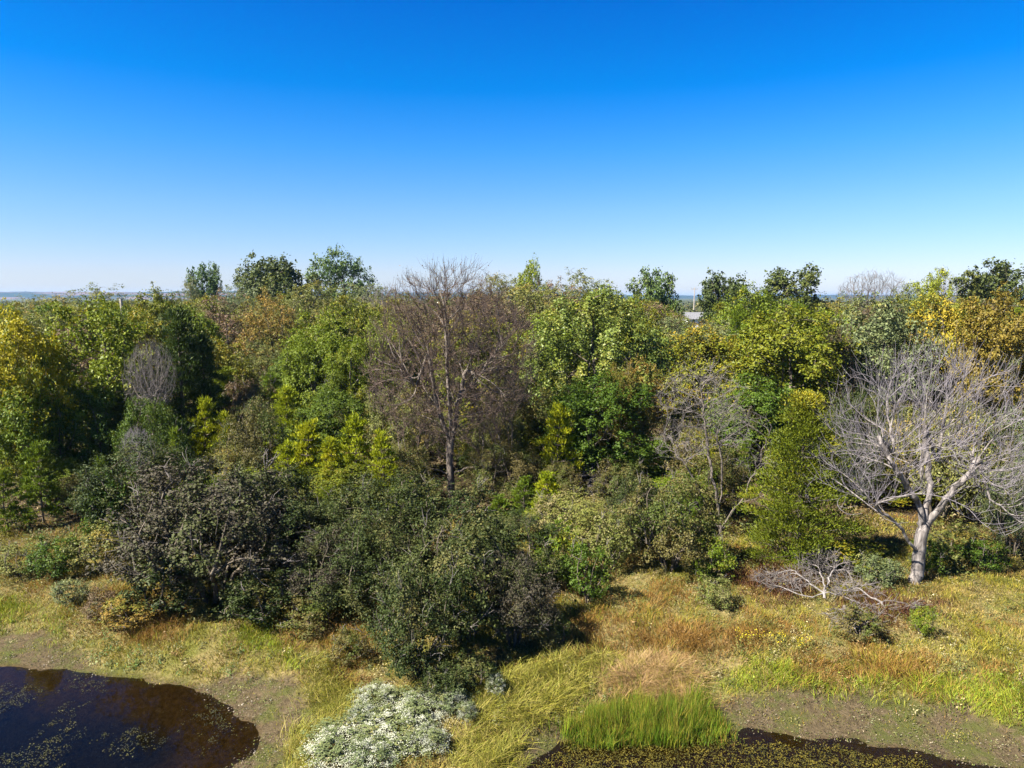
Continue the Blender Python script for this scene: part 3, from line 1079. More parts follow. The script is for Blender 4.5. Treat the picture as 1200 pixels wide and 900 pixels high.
T("shrub3", "leaf_deep", 176, 466, 78, 32.6, "deep green bush hiding the foot of the small round grey leafless tree", "shrub", "shrub")
T("cedarling1", "needle_mid", 43, 521, 58, 29.6, "shaggy green juniper standing alone on the left bank", "young_juniper", "juniper")
T("cedarling2", "needle_mid", 4, 552, 44, 28.2, "green juniper cut by the left edge of the picture", "young_juniper", "juniper")
T("cedarling0", "needle_mid", 118, 538, 30, 29.5, "small green juniper at the back of the left green thicket", "young_juniper", "juniper")
T("bare2", None, 158, 500, 34, 29.0, "small pale dead bush sticking up behind the left green thicket", "dead_bush", "bush", bark="bark_pale", twig="bark_twig_pale")
T("broad2", "leaf_green", 22, 440, 80, 32, "lower green growth under the yellow autumn tree", "broadleaf_tree")
T("shrub2", "leaf_deep", 92, 452, 96, 34, "deep green understorey bush below the broad green tree", "shrub", "shrub")
# --- middle
T("globe2", "leaf_dullolive", 612, 338, 92, 62, "dull olive crown right behind the big brown bare tree", "broadleaf_tree")
T("globe0", "leaf_dry", 650, 332, 74, 72, "brownish olive crown left of the pale lumpy green tree", "broadleaf_tree")
T("broad0", "leaf_bright", 620, 309, 36, 92, "small bright green tree top alone above the middle skyline", "broadleaf_tree")
T("globe1", "leaf_dullolive", 684, 321, 70, 84, "rounded olive crown on the skyline above the pale lumpy tree", "broadleaf_tree")
T("globe2", "leaf_dullolive", 582, 326, 60, 80, "olive crown on the skyline behind the top of the bare tree", "broadleaf_tree")
T("oak2", "leaf_bluegreen", 767, 320, 48, 88, "blue green leafy tree on the skyline just left of the gap", "oak_tree")
T("globe0", "leaf_olive", 752, 352, 62, 70, "olive crown under the blue green skyline tree", "broadleaf_tree")
T("lumpy1", "leaf_pale", 697, 340, 172, 40, "big pale green tree with lumpy sunlit crown in the middle", "broadleaf_tree")
T("lumpy0", "leaf_deep", 700, 440, 122, 34.5, "deep green tree standing in front of the pale lumpy tree", "broadleaf_tree")
T("shrub3", "leaf_orange", 728, 428, 62, 35.5, "patch of orange leaved saplings against the pale lumpy tree", "sapling", "tree")
T("globe1", "leaf_russet", 752, 418, 62, 36.5, "thin russet sapling left of the grey many stemmed tree", "sapling", "tree")
T("shrub2", "leaf_dullolive", 600, 440, 92, 37, "dull olive thicket at the right foot of the big brown bare tree", "shrub", "shrub")
T("shrub0", "leaf_dullolive", 470, 455, 80, 37, "dull olive thicket behind the left side of the big brown bare tree", "shrub", "shrub")
T("shrub1", "leaf_brownshrub", 590, 520, 84, 32, "brown olive brush right of the bare tree trunk", "shrub", "shrub")
T("shrub3", "leaf_brownshrub", 470, 520, 84, 32.2, "brown olive brush left of the bare tree trunk", "shrub", "shrub")
T("cedarling0", "needle_bright", 657, 478, 62, 33, "bright green juniper in front of the deep green middle tree", "young_juniper", "juniper")
T("cedarling1", "needle_bright", 642, 554, 50, 29.2, "small bright juniper alone in front of the middle trees", "young_juniper", "juniper")
T("broad3", "leaf_olive", 600, 380, 80, 52, "yellow olive crown seen through the twigs right of the bare tree", "broadleaf_tree")
T("broad2", "leaf_olive", 470, 372, 70, 52, "yellow olive crown seen through the twigs left of the bare tree", "broadleaf_tree")
T("globe2", "leaf_dry", 540, 345, 120, 58, "brown leaved crown straight behind the big bare tree", "broadleaf_tree")
# --- right
T("oak0", "leaf_oak", 856, 324, 58, 86, "dark oak on the skyline right of the gap", "oak_tree")
T("oak1", "leaf_oak", 925, 317, 76, 90, "dark oak with a knobbly top, second right of the gap", "oak_tree")
T("broad1", "leaf_green", 884, 338, 66, 66, "mid green tree in front of the two dark skyline oaks", "broadleaf_tree")
T("broad2", "leaf_olive", 830, 384, 100, 46, "yellow olive tree left of the other in the right half of the wood", "broadleaf_tree")
T("broad0", "leaf_olive", 925, 360, 138, 43, "broad yellow olive tree above the sunny tall juniper", "broadleaf_tree")
T("broad3", "leaf_deep", 880, 440, 110, 37, "deep green tree between the grey many stemmed tree and the tall juniper", "broadleaf_tree")
T("broad1", "leaf_greygreen", 1038, 348, 124, 46, "dark grey green tree above the left half of the pale bare tree", "broadleaf_tree")
T("bare1", None, 1024, 322, 66, 90, "thin leafless crown on the skyline above the dark grey green tree", "bare_tree", bark="bark_grey", twig="bark_twig_grey")
T("broad3", "leaf_bright", 1092, 320, 44, 92, "light green tree top on the skyline over the pale bare tree", "broadleaf_tree")
T("bare2", None, 1116, 328, 44, 96, "thin bare top beside the light green skyline tree", "bare_tree", bark="bark_grey", twig="bark_twig_grey")
T("oak2", "leaf_oak", 1176, 311, 74, 84, "dark oak on the skyline at the right edge", "oak_tree")
T("oak0", "leaf_oak", 1150, 322, 34, 92, "small dark oak crown left of the right edge oak", "oak_tree")
T("broad2", "leaf_gold", 1106, 344, 82, 48, "golden green tree behind the pale bare tree", "autumn_tree")
T("broad0", "leaf_orange", 1176, 342, 100, 43, "orange brown autumn tree at the right edge", "autumn_tree")
T("broad1", "leaf_gold", 1150, 356, 70, 46, "golden tree squeezed between the orange tree and its neighbour", "autumn_tree")
T("globe0", "leaf_dullolive", 980, 348, 60, 72, "olive crown right of the knobbly dark oak", "broadleaf_tree")
T("globe1", "leaf_greygreen", 1062, 338, 50, 86, "grey green crown under the thin leafless skyline crown", "broadleaf_tree")
T("shrub2", "leaf_dry", 985, 372, 40, 44, "brown dead topped sapling between the olive and the grey green tree", "sapling", "tree")
T("shrub3", "leaf_darkshrub", 1005, 455, 90, 32, "dark thicket behind the left limbs of the pale bare tree", "shrub", "shrub")
T("shrub0", "leaf_dullolive", 1110, 470, 120, 30, "olive thicket behind the middle of the pale bare tree", "shrub", "shrub")
T("shrub1", "leaf_greygreen", 1185, 480, 100, 29, "grey green thicket behind the right limbs of the pale bare tree", "shrub", "shrub")
T("shrub2", "leaf_greygreen", 1196, 545, 66, 25.5, "dark bushy growth at the right edge beyond the pale bare tree", "shrub", "shrub")
T("shrub0", "leaf_brownshrub", 832, 520, 96, 30, "brown thicket behind the grey many stemmed tree", "shrub", "shrub")
# --- shrubs in front
FRONT = "shrubs in front of the wood"
T("shrub0", "leaf_purpleshrub", 243, 548, 205, 21.6, "big dark purplish grey shrub above the left pond", "shrub", "shrub", group=FRONT)
T("shrub1", "leaf_darkshrub", 172, 515, 140, 26.5, "grey green shrub behind the left side of the purplish shrub", "shrub", "shrub", group=FRONT)
T("bush0", "leaf_deep", 130, 552, 60, 25.5, "bright leaved green bush at the left foot of the grey green shrub", "bush", "bush", group=FRONT)
T("shrub2", "leaf_darkshrub", 318, 548, 120, 24.2, "dark green shrub right behind the purplish shrub", "shrub", "shrub", group=FRONT)
T("shrub3", "leaf_darkshrub", 440, 558, 165, 23.2, "wide dark shrub left of the middle, in the second row", "shrub", "shrub", group=FRONT)
T("shrub1", "leaf_darkshrub", 420, 600, 130, 20.8, "dark shrub left behind the nearest dark shrub", "shrub", "shrub", group=FRONT)
T("shrub0", "leaf_darkshrub", 490, 664, 124, 17.2, "nearest dark shrub, just above the white flowers", "shrub", "shrub", group=FRONT)
T("shrub2", "leaf_darkshrub", 545, 606, 160, 19.0, "tall dark shrub right behind the nearest dark shrub", "shrub", "shrub", group=FRONT)
T("shrub2", "leaf_darkshrub", 352, 578, 120, 22.8, "dark shrub filling the gap right of the purplish shrub", "shrub", "shrub", group=FRONT)
T("shrub3", "leaf_purpleshrub", 382, 622, 100, 21.2, "dull purplish shrub between the two largest dark shrubs", "shrub", "shrub", group=FRONT)
T("shrub0", "leaf_darkshrub", 520, 570, 140, 23.6, "dark green shrub at the back, below the bare tree trunk", "shrub", "shrub", group=FRONT)
T("shrub1", "leaf_purpleshrub", 262, 556, 120, 24.0, "purplish grey shrub peeping over the big purplish shrub", "shrub", "shrub", group=FRONT)
T("bush2", "leaf_darkshrub", 200, 640, 100, 20.6, "dark bush at the left foot of the big purplish shrub", "bush", "bush", group=FRONT)
T("bush0", "leaf_darkshrub", 300, 668, 90, 20.0, "leafy dark bush at the right foot of the big purplish shrub", "bush", "bush", group=FRONT)
T("shrub3", "leaf_purpleshrub", 602, 650, 96, 18.6, "dark shrub with bare twigs on the right of the dark shrub mass", "shrub", "shrub", group=FRONT)
T("shrub1", "leaf_darkshrub", 612, 600, 110, 22.6, "grey green shrub at the right back of the dark shrub mass", "shrub", "shrub", group=FRONT)
T("bush1", "leaf_deep", 690, 636, 70, 21.4, "round deep green bush between the dark shrubs and the meadow", "bush", "bush", group=FRONT)
T("bush2", "leaf_green", 655, 612, 66, 23.0, "fresh green bush left behind the round deep green bush", "bush", "bush", group=FRONT)
T("shrub0", "leaf_goldenrod", 672, 580, 110, 26.5, "pale goldenrod thicket in front of the deep green middle tree", "shrub", "shrub", group=FRONT)
T("bush0", "leaf_goldenrod", 716, 604, 56, 24.0, "small goldenrod clump left of the brown green shrub", "bush", "bush", group=FRONT)
T("shrub2", "leaf_brownshrub", 788, 560, 124, 24.2, "brown green shrub at the foot of the grey many stemmed tree", "shrub", "shrub", group=FRONT)
T("bush1", "leaf_green", 832, 628, 54, 23.2, "green leafy bush right of the brown green shrub", "bush", "bush", group=FRONT)
T("shrub3", "leaf_darkshrub", 750, 560, 70, 26.2, "dark shrub half hidden behind the brown green shrub", "shrub", "shrub", group=FRONT)
T("bush2", "leaf_darkshrub", 546, 776, 66, 16.4, "low dark bush right above the white flowers", "bush", "bush", group=FRONT)
T("bush0", "leaf_darkshrub", 518, 808, 50, 15.9, "small dark bush among the white flowers", "bush", "bush", group=FRONT)
T("bush1", "leaf_brownshrub", 408, 752, 56, 17.6, "brown bush left of the nearest dark shrub", "bush", "bush", group=FRONT)
T("bush2", "leaf_brownshrub", 648, 712, 44, 18.4, "brown twiggy bush at the right end of the dark shrub mass", "bush", "bush", group=FRONT)
T("bush0", "leaf_deep", 62, 628, 62, 23.5, "deep green bush on the left bank among dry grass", "bush", "bush", group=FRONT)
T("bush1", "leaf_dullolive", 20, 636, 66, 23.6, "dull olive bush at the left edge of the bank", "bush", "bush", group=FRONT)
T("bush2", "leaf_dullolive", 112, 612, 66, 24, "olive brown bush between the green bush and the purplish shrub", "bush", "bush", group=FRONT)
T("bush1", "leaf_deep", 1158, 632, 54, 24.0, "deep green bush right of the pale bare tree trunk", "bush", "bush", group=FRONT)
T("bush2", "leaf_dullolive", 1130, 618, 84, 25.2, "olive bush behind the deep green one right of the trunk", "bush", "bush", group=FRONT)
T("bush0", "leaf_deep", 1090, 628, 40, 23.6, "dark green bush tucked beside the pale bare tree trunk", "bush", "bush", group=FRONT)
T("bush1", "leaf_olive", 990, 628, 96, 24.2, "olive green bush between the tall juniper and the pale trunk", "bush", "bush", group=FRONT)
T("bush2", "leaf_green", 958, 632, 70, 24.6, "leafy green bush at the foot of the tall juniper", "bush", "bush", group=FRONT)
T("bush0", "leaf_greygreen", 1030, 650, 54, 22.8, "pale grey green bush left of the pale trunk", "bush", "bush", group=FRONT)
T("bush1", "leaf_brownshrub", 1008, 728, 66, 19.0, "low olive brown weed bush around the fallen log", "bush", "bush", group=FRONT)
T("bush2", "leaf_brownshrub", 362, 716, 66, 19.4, "mauve brown dead weeds right of the purplish shrub", "weed_clump", "weeds", group=FRONT)
T("bush0", "leaf_russet", 152, 706, 72, 19.9, "russet dead weeds above the green shore plants", "weed_clump", "weeds", group=FRONT)
T("bush1", "leaf_dry", 118, 718, 46, 20.2, "tan dry weed heap left of the russet weeds", "weed_clump", "weeds", group=FRONT)
T("bush2", "leaf_greygreen", 82, 690, 40, 21.2, "small grey green weed among dry grass on the left bank", "weed_clump", "weeds", group=FRONT)
T("bush0", "leaf_goldenrod", 838, 690, 46, 21.2, "pale goldenrod weed in the dry meadow", "weed_clump", "weeds", group=FRONT)
T("bush2", "leaf_green", 1080, 738, 30, 19.2, "small green weed with pale heads right of the fallen log", "weed_clump", "weeds", group=FRONT)

# --- the juniper beside the pale bare tree: layered, sunny
g = np.random.default_rng(901)
P = at(945, 458, 24.6)
PROTO["tall_juniper"] = make_juniper(79, P[2], 4.4, 150, 330, 0.13, 0.034, 1.0, 0.0, 0.16, 1.12)
plant("tall_juniper", "juniper_tree", "tall sunny yellow green juniper left of the pale bare tree", "tree", (P[0], 24.6, -0.03), P[2], 4.4, "needle_hero", group=WOOD, rz=2.2)


# --- bare trees that stand clear, each with its own limbs
def px_line(pts, Y0):
    """Points (px, py, depth offset) of a limb, standing around Y0."""
    return [at(a, b, Y0 + d) for a, b, d in pts]


def dome(c, rad, n, g, zmin, shell=0.75, low=-0.35):
    A = ball(g, n * 3)
    r = np.linalg.norm(A, axis=1)
    A = A[(g.random(len(A)) < (1 - shell) + shell * r) & (A[:, 2] > low)][:n]
    A = c + A * rad
    return A[A[:, 2] > zmin]


def hero(name, label, base_px, base_py, limbs, A, g, step, infl, kill, rb, r0, twig_r, bark, twig, inertia, trop, leaf=None, stem=(), twl=(2, 0.45)):
    b = ground(base_px, base_py)
    s = Skel()
    o = thing(name, label, "tree", b, 0, WOOD)
    Y0 = b[1]
    t = s.line([b - [0, 0, 0.1]] + px_line(stem, Y0), -1, 0, 0.2, g, 0.015)
    forks = {"t": t}
    for k, (frm, pts) in enumerate(limbs):
        if isinstance(frm, float):
            j = int(frm * (t - 1))
        else:
            j = forks[frm]
        forks[k] = s.line(px_line(pts, Y0), j, k + 1, 0.2, g, 0.03)
    s.p = [q - b for q in s.p]
    parts, P, par, r = bare_parts(s, A - b, g, step, infl, kill, rb, r0, twig_r, inertia, trop, skip=range(0, max(1, int(t * 0.8))), twl=twl)
    for pn, me in parts:
        if pn == "twigs":
            link(pn, me, o, twig, kind="stuff")
        else:
            link(pn, me, o, bark)
    if leaf:
        mat, cnt, size = leaf
        idx = g.choice(np.where(r < twig_r)[0], cnt)
        L = P[idx] + g.normal(size=(cnt, 3)) * 0.10
        V, Q = leaves(L, unit(g.normal(size=L.shape) + [0, 0, 0.3]), size, 0.5, g)
        me = mesh_np("crown", V, Q, attrs={"tone": np.repeat(g.random(cnt), 4), "patch": np.repeat(np.clip(wob(L, 31, 1.5) + g.normal(0, .1, cnt), 0, 1), 4)})
        link("crown", me, o, mat, label="sparse dry brown leaves")
    return o


# pale bare tree on the right
def fan(base, dirs_c, spreadang, rmin, rmax, n, g, squash):
    """Points of a fan-shaped crown: outward from base, denser towards the outside."""
    v = unit(np.array(dirs_c) + g.normal(size=(n, 3)) * spreadang)
    rr = rmin + (rmax - rmin) * g.random(n) ** 0.6
    return base + v * rr[:, None] * np.array(squash)


g = np.random.default_rng(11)
b = ground(1072, 684)
Y0 = b[1]
c = at(1086, 606, Y0)
A = np.concatenate([fan(c, (0.05, 0, 0.95), 0.55, 1.8, 4.7, 850, g, (0.95, 0.8, 1.22)), fan(c, (0.9, 0, 0.5), 0.28, 1.8, 4.4, 170, g, (1, 1, 1)), fan(c, (-0.8, 0, 0.62), 0.28, 1.8, 3.9, 170, g, (1, 1, 1)),
                    at(1170, 600, Y0 - 0.5) + ball(g, 60) * np.array([1.2, 0.8, 0.4]), at(1020, 590, Y0 - 0.8) + ball(g, 50) * np.array([0.8, 0.6, 0.3])])
A = A[A[:, 2] > 3.0]
hero("bare_tree", "pale leafless tree with a wide fan of twigs on the right", 1072, 684,
     [("t", [(1076, 590, 0.0), (1062, 566, -0.3), (1044, 542, -0.6), (1030, 512, -0.5)]),
      ("t", [(1084, 600, 0.1), (1090, 575, 0.2), (1087, 540, 0.3), (1084, 500, 0.3)]),
      ("t", [(1094, 604, 0.0), (1108, 585, -0.3), (1126, 566, -0.5), (1146, 538, -0.4)]),
      (1, [(1098, 540, 0.5), (1106, 495, 0.6)]),
      (0, [(1046, 530, 0.3), (1042, 495, 0.9)]),
      (2, [(1140, 545, 0.6), (1142, 505, 1.2)]),
      (0.72, [(1055, 618, -0.3), (1040, 604, -0.5), (1026, 594, -0.8)]),
      (2, [(1160, 585, -0.4), (1180, 600, -0.8), (1196, 612, -1.0)]),
      (1, [(1080, 560, 0.9), (1078, 520, 1.7)])],
     A, g, 0.17, 9, 0.2, 0.21, 0.0060, 0.013, "bark_pale", "bark_twig_pale", 2.6, (0, 0, 0.34), twl=(1, 0.75),
     stem=[(1076, 660, 0), (1078, 640, 0), (1081, 622, 0)])
# big brown bare tree in the middle
g = np.random.default_rng(12)
b = ground(529, 582)
Y0 = b[1]
c = at(528, 430, Y0)
A = dome(c, np.array([4.15, 3.7, 4.75]), 2700, g, 2.4, 0.4, -1)
hero("bare_tree", "big brown leafless tree with an oval crown of fine twigs in the middle", 529, 582,
     [("t", [(522, 505, 0), (514, 480, -0.2), (508, 450, -0.4), (500, 415, -0.5)]),
      ("t", [(533, 500, 0), (537, 470, 0.3), (546, 435, 0.5)]),
      ("t", [(528, 500, 0), (526, 460, -0.3), (524, 415, -0.3), (522, 365, -0.2)]),
      (0, [(488, 455, -0.6), (468, 425, -1.0)]),
      (1, [(562, 440, -0.3), (582, 410, -0.7)]),
      (0.55, [(548, 548, -0.3), (570, 548, -0.6), (590, 545, -0.8)]),
      (0.5, [(510, 550, -0.3), (492, 545, -0.5), (478, 540, -0.6)])],
     A, g, 0.18, 10, 0.22, 0.19, 0.0070, 0.015, "bark_grey", "bark_twig_mauve", 2.6, (0, 0, 0.36), leaf=("leaf_dry", 9000, 0.07),
     stem=[(528, 560, 0), (527, 540, 0), (528, 520, 0)], twl=(2, 0.65))
# grey many-stemmed tree
g = np.random.default_rng(13)
b = ground(846, 632)
Y0 = b[1]
A = np.concatenate([at(822, 470, Y0) + ball(g, 560) * np.array([1.75, 1.4, 1.5]), at(800, 520, Y0 - 0.3) + ball(g, 300) * np.array([1.2, 1.0, 0.8]), at(850, 500, Y0) + ball(g, 420) * np.array([1.1, 1.1, 1.1]),
                    at(890, 540, Y0 - 0.4) + ball(g, 90) * np.array([0.9, 0.8, 0.8])])
hero("bare_tree", "thin grey many stemmed leafless tree left of the tall juniper", 846, 632,
     [("t", [(838, 570, 0), (832, 540, 0.2), (826, 500, 0.3), (822, 460, 0.3)]),
      ("t", [(846, 580, 0), (846, 545, -0.3), (840, 510, -0.4)]),
      (0.5, [(860, 596, -0.2), (874, 580, -0.3), (880, 560, -0.3), (892, 540, -0.4), (898, 515, -0.4), (904, 500, -0.4)]),
      (0.6, [(826, 590, 0), (812, 560, -0.2), (800, 540, -0.3), (786, 528, -0.3)]),
      (0.7, [(866, 590, -0.3), (890, 582, -0.5), (915, 572, -0.7), (935, 560, -0.8)])],
     A, g, 0.13, 6, 0.2, 0.075, 0.0060, 0.014, "bark_grey", "bark_twig_grey", 1.4, (0, 0, 0.12), leaf=("leaf_dullolive", 900, 0.07),
     stem=[(844, 615, 0), (842, 600, 0)], twl=(1, 0.45))
# dead tree right behind the edge of the dark middle tree: pale branches leaning over the shade
g = np.random.default_rng(14)
b = ground(684, 580)
A = at(690, 562, b[1] - 0.6) + ball(g, 130) * np.array([1.1, 0.8, 0.8])
hero("dead_branch", "pale dead branch leaning in the shade under the deep green tree", 684, 580,
     [("t", [(700, 555, -0.4), (712, 545, -0.6)])], A, g, 0.14, 4, 0.2, 0.05, 0.012, 0.016, "bark_bleached", "bark_twig_pale", 1.0, (0, 0, 0.05),
     stem=[(686, 572, -0.2)])

# --- fallen wood in the meadow
g = np.random.default_rng(15)


def fallen(label, base, tips, A, rb, name="fallen_branch", cat="dead wood", mats=("bark_bleached", "bark_twig_grey")):
    b = ground(*base) + [0, 0, 0.12]
    o = thing(name, label, cat, b)
    s = Skel()
    t = s.line([b, b + [0.05, 0.15, 0.1]], -1, 0, 0.1)
    for k, pts in enumerate(tips):
        s.line([ground(a, c_, 0) + [0, 0, z] for a, c_, z in pts], t, k + 1, 0.15, g, 0.03)
    s.p = [q - b for q in s.p]
    parts, P, par, r = bare_parts(s, A - b, g, 0.11, 5, 0.14, rb, 0.0075, 0.014, 0.9, (0, 0, 0.02), twl=(2, 0.35))
    for pn, me in parts:
        link(pn, me, o, mats[1] if pn == "twigs" else mats[0], **({"kind": "stuff"} if pn == "twigs" else {}))


c = ground(962, 694)
A = np.concatenate([c + [-1.0, 0.3, 0.28] + ball(g, 420) * np.array([1.2, 0.8, 0.36]), c + [0.5, 0.9, 0.55] + ball(g, 320) * np.array([1.0, 0.7, 0.6]), c + [0.9, -0.1, 0.25] + ball(g, 220) * np.array([0.9, 0.4, 0.18])])
fallen("bleached fallen branches spreading from one butt in front of the tall juniper", (966, 705),
       [[(955, 698, 0.3), (942, 692, 0.42), (926, 684, 0.5)], [(972, 692, 0.5), (980, 678, 0.7)], [(978, 704, 0.22), (995, 700, 0.3)], [(952, 705, 0.15), (935, 703, 0.2)], [(964, 696, 0.4), (958, 684, 0.6)]],
       A, 0.045)
c = ground(1020, 706)
A = np.concatenate([c + [-0.4, 0.1, 0.2] + ball(g, 150) * np.array([0.9, 0.5, 0.18]), c + [0.7, -0.5, 0.15] + ball(g, 110) * np.array([0.8, 0.3, 0.14])])
fallen("grey tangle of thin fallen twigs lying over the dark red brush", (1034, 716), [[(1020, 708, 0.22), (1006, 700, 0.32)], [(1022, 715, 0.15), (1008, 714, 0.2)], [(1040, 722, 0.1), (1050, 730, 0.1)]], A, 0.04)
c = ground(1002, 735) + [0, 0, 0.3]
fallen("dark weathered log with broken stubs lying below the bleached branches", (992, 722),
       [[(998, 738, 0.35), (1004, 748, 0.15)], [(980, 722, 0.25), (968, 725, 0.2)], [(1008, 730, 0.3), (1020, 735, 0.3)]],
       c + ball(g, 160) * np.array([0.9, 0.5, 0.35]), 0.13, "fallen_log", mats=("bark_grey", "bark_twig_grey"))

# --- white flowers at the foot of the dark shrubs
BLOOM = "white flowering bushes by the pond"


def make_bloom(seed, H, W):
    d = make_leafy(seed, H, W, 0.0, 14, 3500, 0.07, 0.45, 0.30, 0.16, nattr=170, rb=0.025, multi=6)
    g = np.random.default_rng(seed + 1)
    n = 105
    v = unit(g.normal(size=(n, 3)) + [0, 0, 0.55])
    v[:, 2] = np.abs(v[:, 2])
    h = v * np.array([W / 2, W / 2, H * 0.95]) * g.uniform(0.78, 1.03, (n, 1))
    k = 64
    cpos = np.repeat(h, k, 0) + g.normal(size=(n * k, 3)) * np.array([0.055, 0.055, 0.03]) * np.repeat(g.uniform(0.5, 1.8, n), k)[:, None]
    V, Q = leaves(cpos, unit(g.normal(size=cpos.shape) * 0.6 + [0, 0, 0.9]), 0.030, 0.8, g)
    me = mesh_np("flower_heads", V, Q, attrs={"tone": np.repeat(g.random(n * k), 4), "patch": np.repeat(g.random(n * k) * 0.8, 4)}, mats=["petal_white"])
    d["parts"].append(("flower_heads", me))
    return d


for i in range(2):
    PROTO["bloom%d" % i] = make_bloom(400 + 10 * i, 1.3, 1.6)


def bloom(i, px, top, wpx, Y, label):
    P = at(px, top, Y)
    W = wpx / FPX * (Y * CP - (P[2] - CAM_H) * SP)
    p = PROTO["bloom%d" % i]
    o = thing("flowering_bush", label, "flowers", (P[0], Y, -0.03), rng.uniform(0, 6.28), BLOOM, (W / p["W"], W / p["W"], max(P[2], 0.5) / p["H"]))
    for pn, me in p["parts"]:
        if pn == "flower_heads":
            link(pn, me, o, "petal_white", kind="stuff")
        else:
            link("foliage" if pn == "crown" else "stems", me, o, "leaf_greygreen" if pn == "crown" else "bark_dark", kind="stuff")


bloom(0, 462, 838, 92, 14.6, "largest white flowering bush, in the middle of the white drift")
bloom(1, 398, 862, 92, 14.0, "white flowering bush at the left end of the drift by the pond")
bloom(1, 492, 812, 76, 15.4, "white flowering bush under the nearest dark shrub")
bloom(0, 440, 812, 60, 15.7, "sparser white flowering bush at the back of the drift")
bloom(1, 500, 864, 60, 14.2, "white flowering bush at the right end of the drift")
bloom(0, 430, 886, 66, 13.5, "white flowering bush cut by the bottom edge of the picture")
bloom(0, 580, 788, 24, 16.2, "small tuft of white flowers right of the low dark bush")
bloom(1, 530, 802, 44, 15.6, "white flowering bush beside the low dark bush, at the upper right of the drift")
bloom(0, 424, 836, 46, 14.9, "thin white flowering bush at the left back of the drift")
bloom(1, 548, 836, 26, 15.2, "little white flowering tuft below the small dark bush")

# --- trees that fill the wood behind the named ones
FILL = [("broad", "leaf_olive", "olive green tree crown packed among others deep in the wood", 4), ("globe", "leaf_dullolive", "dull olive rounded crown packed among others deep in the wood", 3),
        ("broad", "leaf_green", "mid green tree crown packed among others deep in the wood", 4), ("globe", "leaf_greygreen", "grey green rounded crown packed among others deep in the wood", 3),
        ("cedar", "needle_mid", "green juniper packed among broadleaf trees deep in the wood", 3), ("globe", "leaf_dry", "brownish half bare crown packed among others deep in the wood", 3)]
SKY = np.array([(-200, 356), (0, 354), (90, 350), (190, 346), (260, 342), (300, 336), (420, 340), (470, 344), (560, 340), (620, 336), (700, 336), (760, 340), (785, 360), (808, 372), (838, 372), (848, 350), (960, 350), (1000, 350), (1060, 346), (1100, 342), (1200, 342), (1400, 346)], float)
fr_ = np.random.default_rng(991)
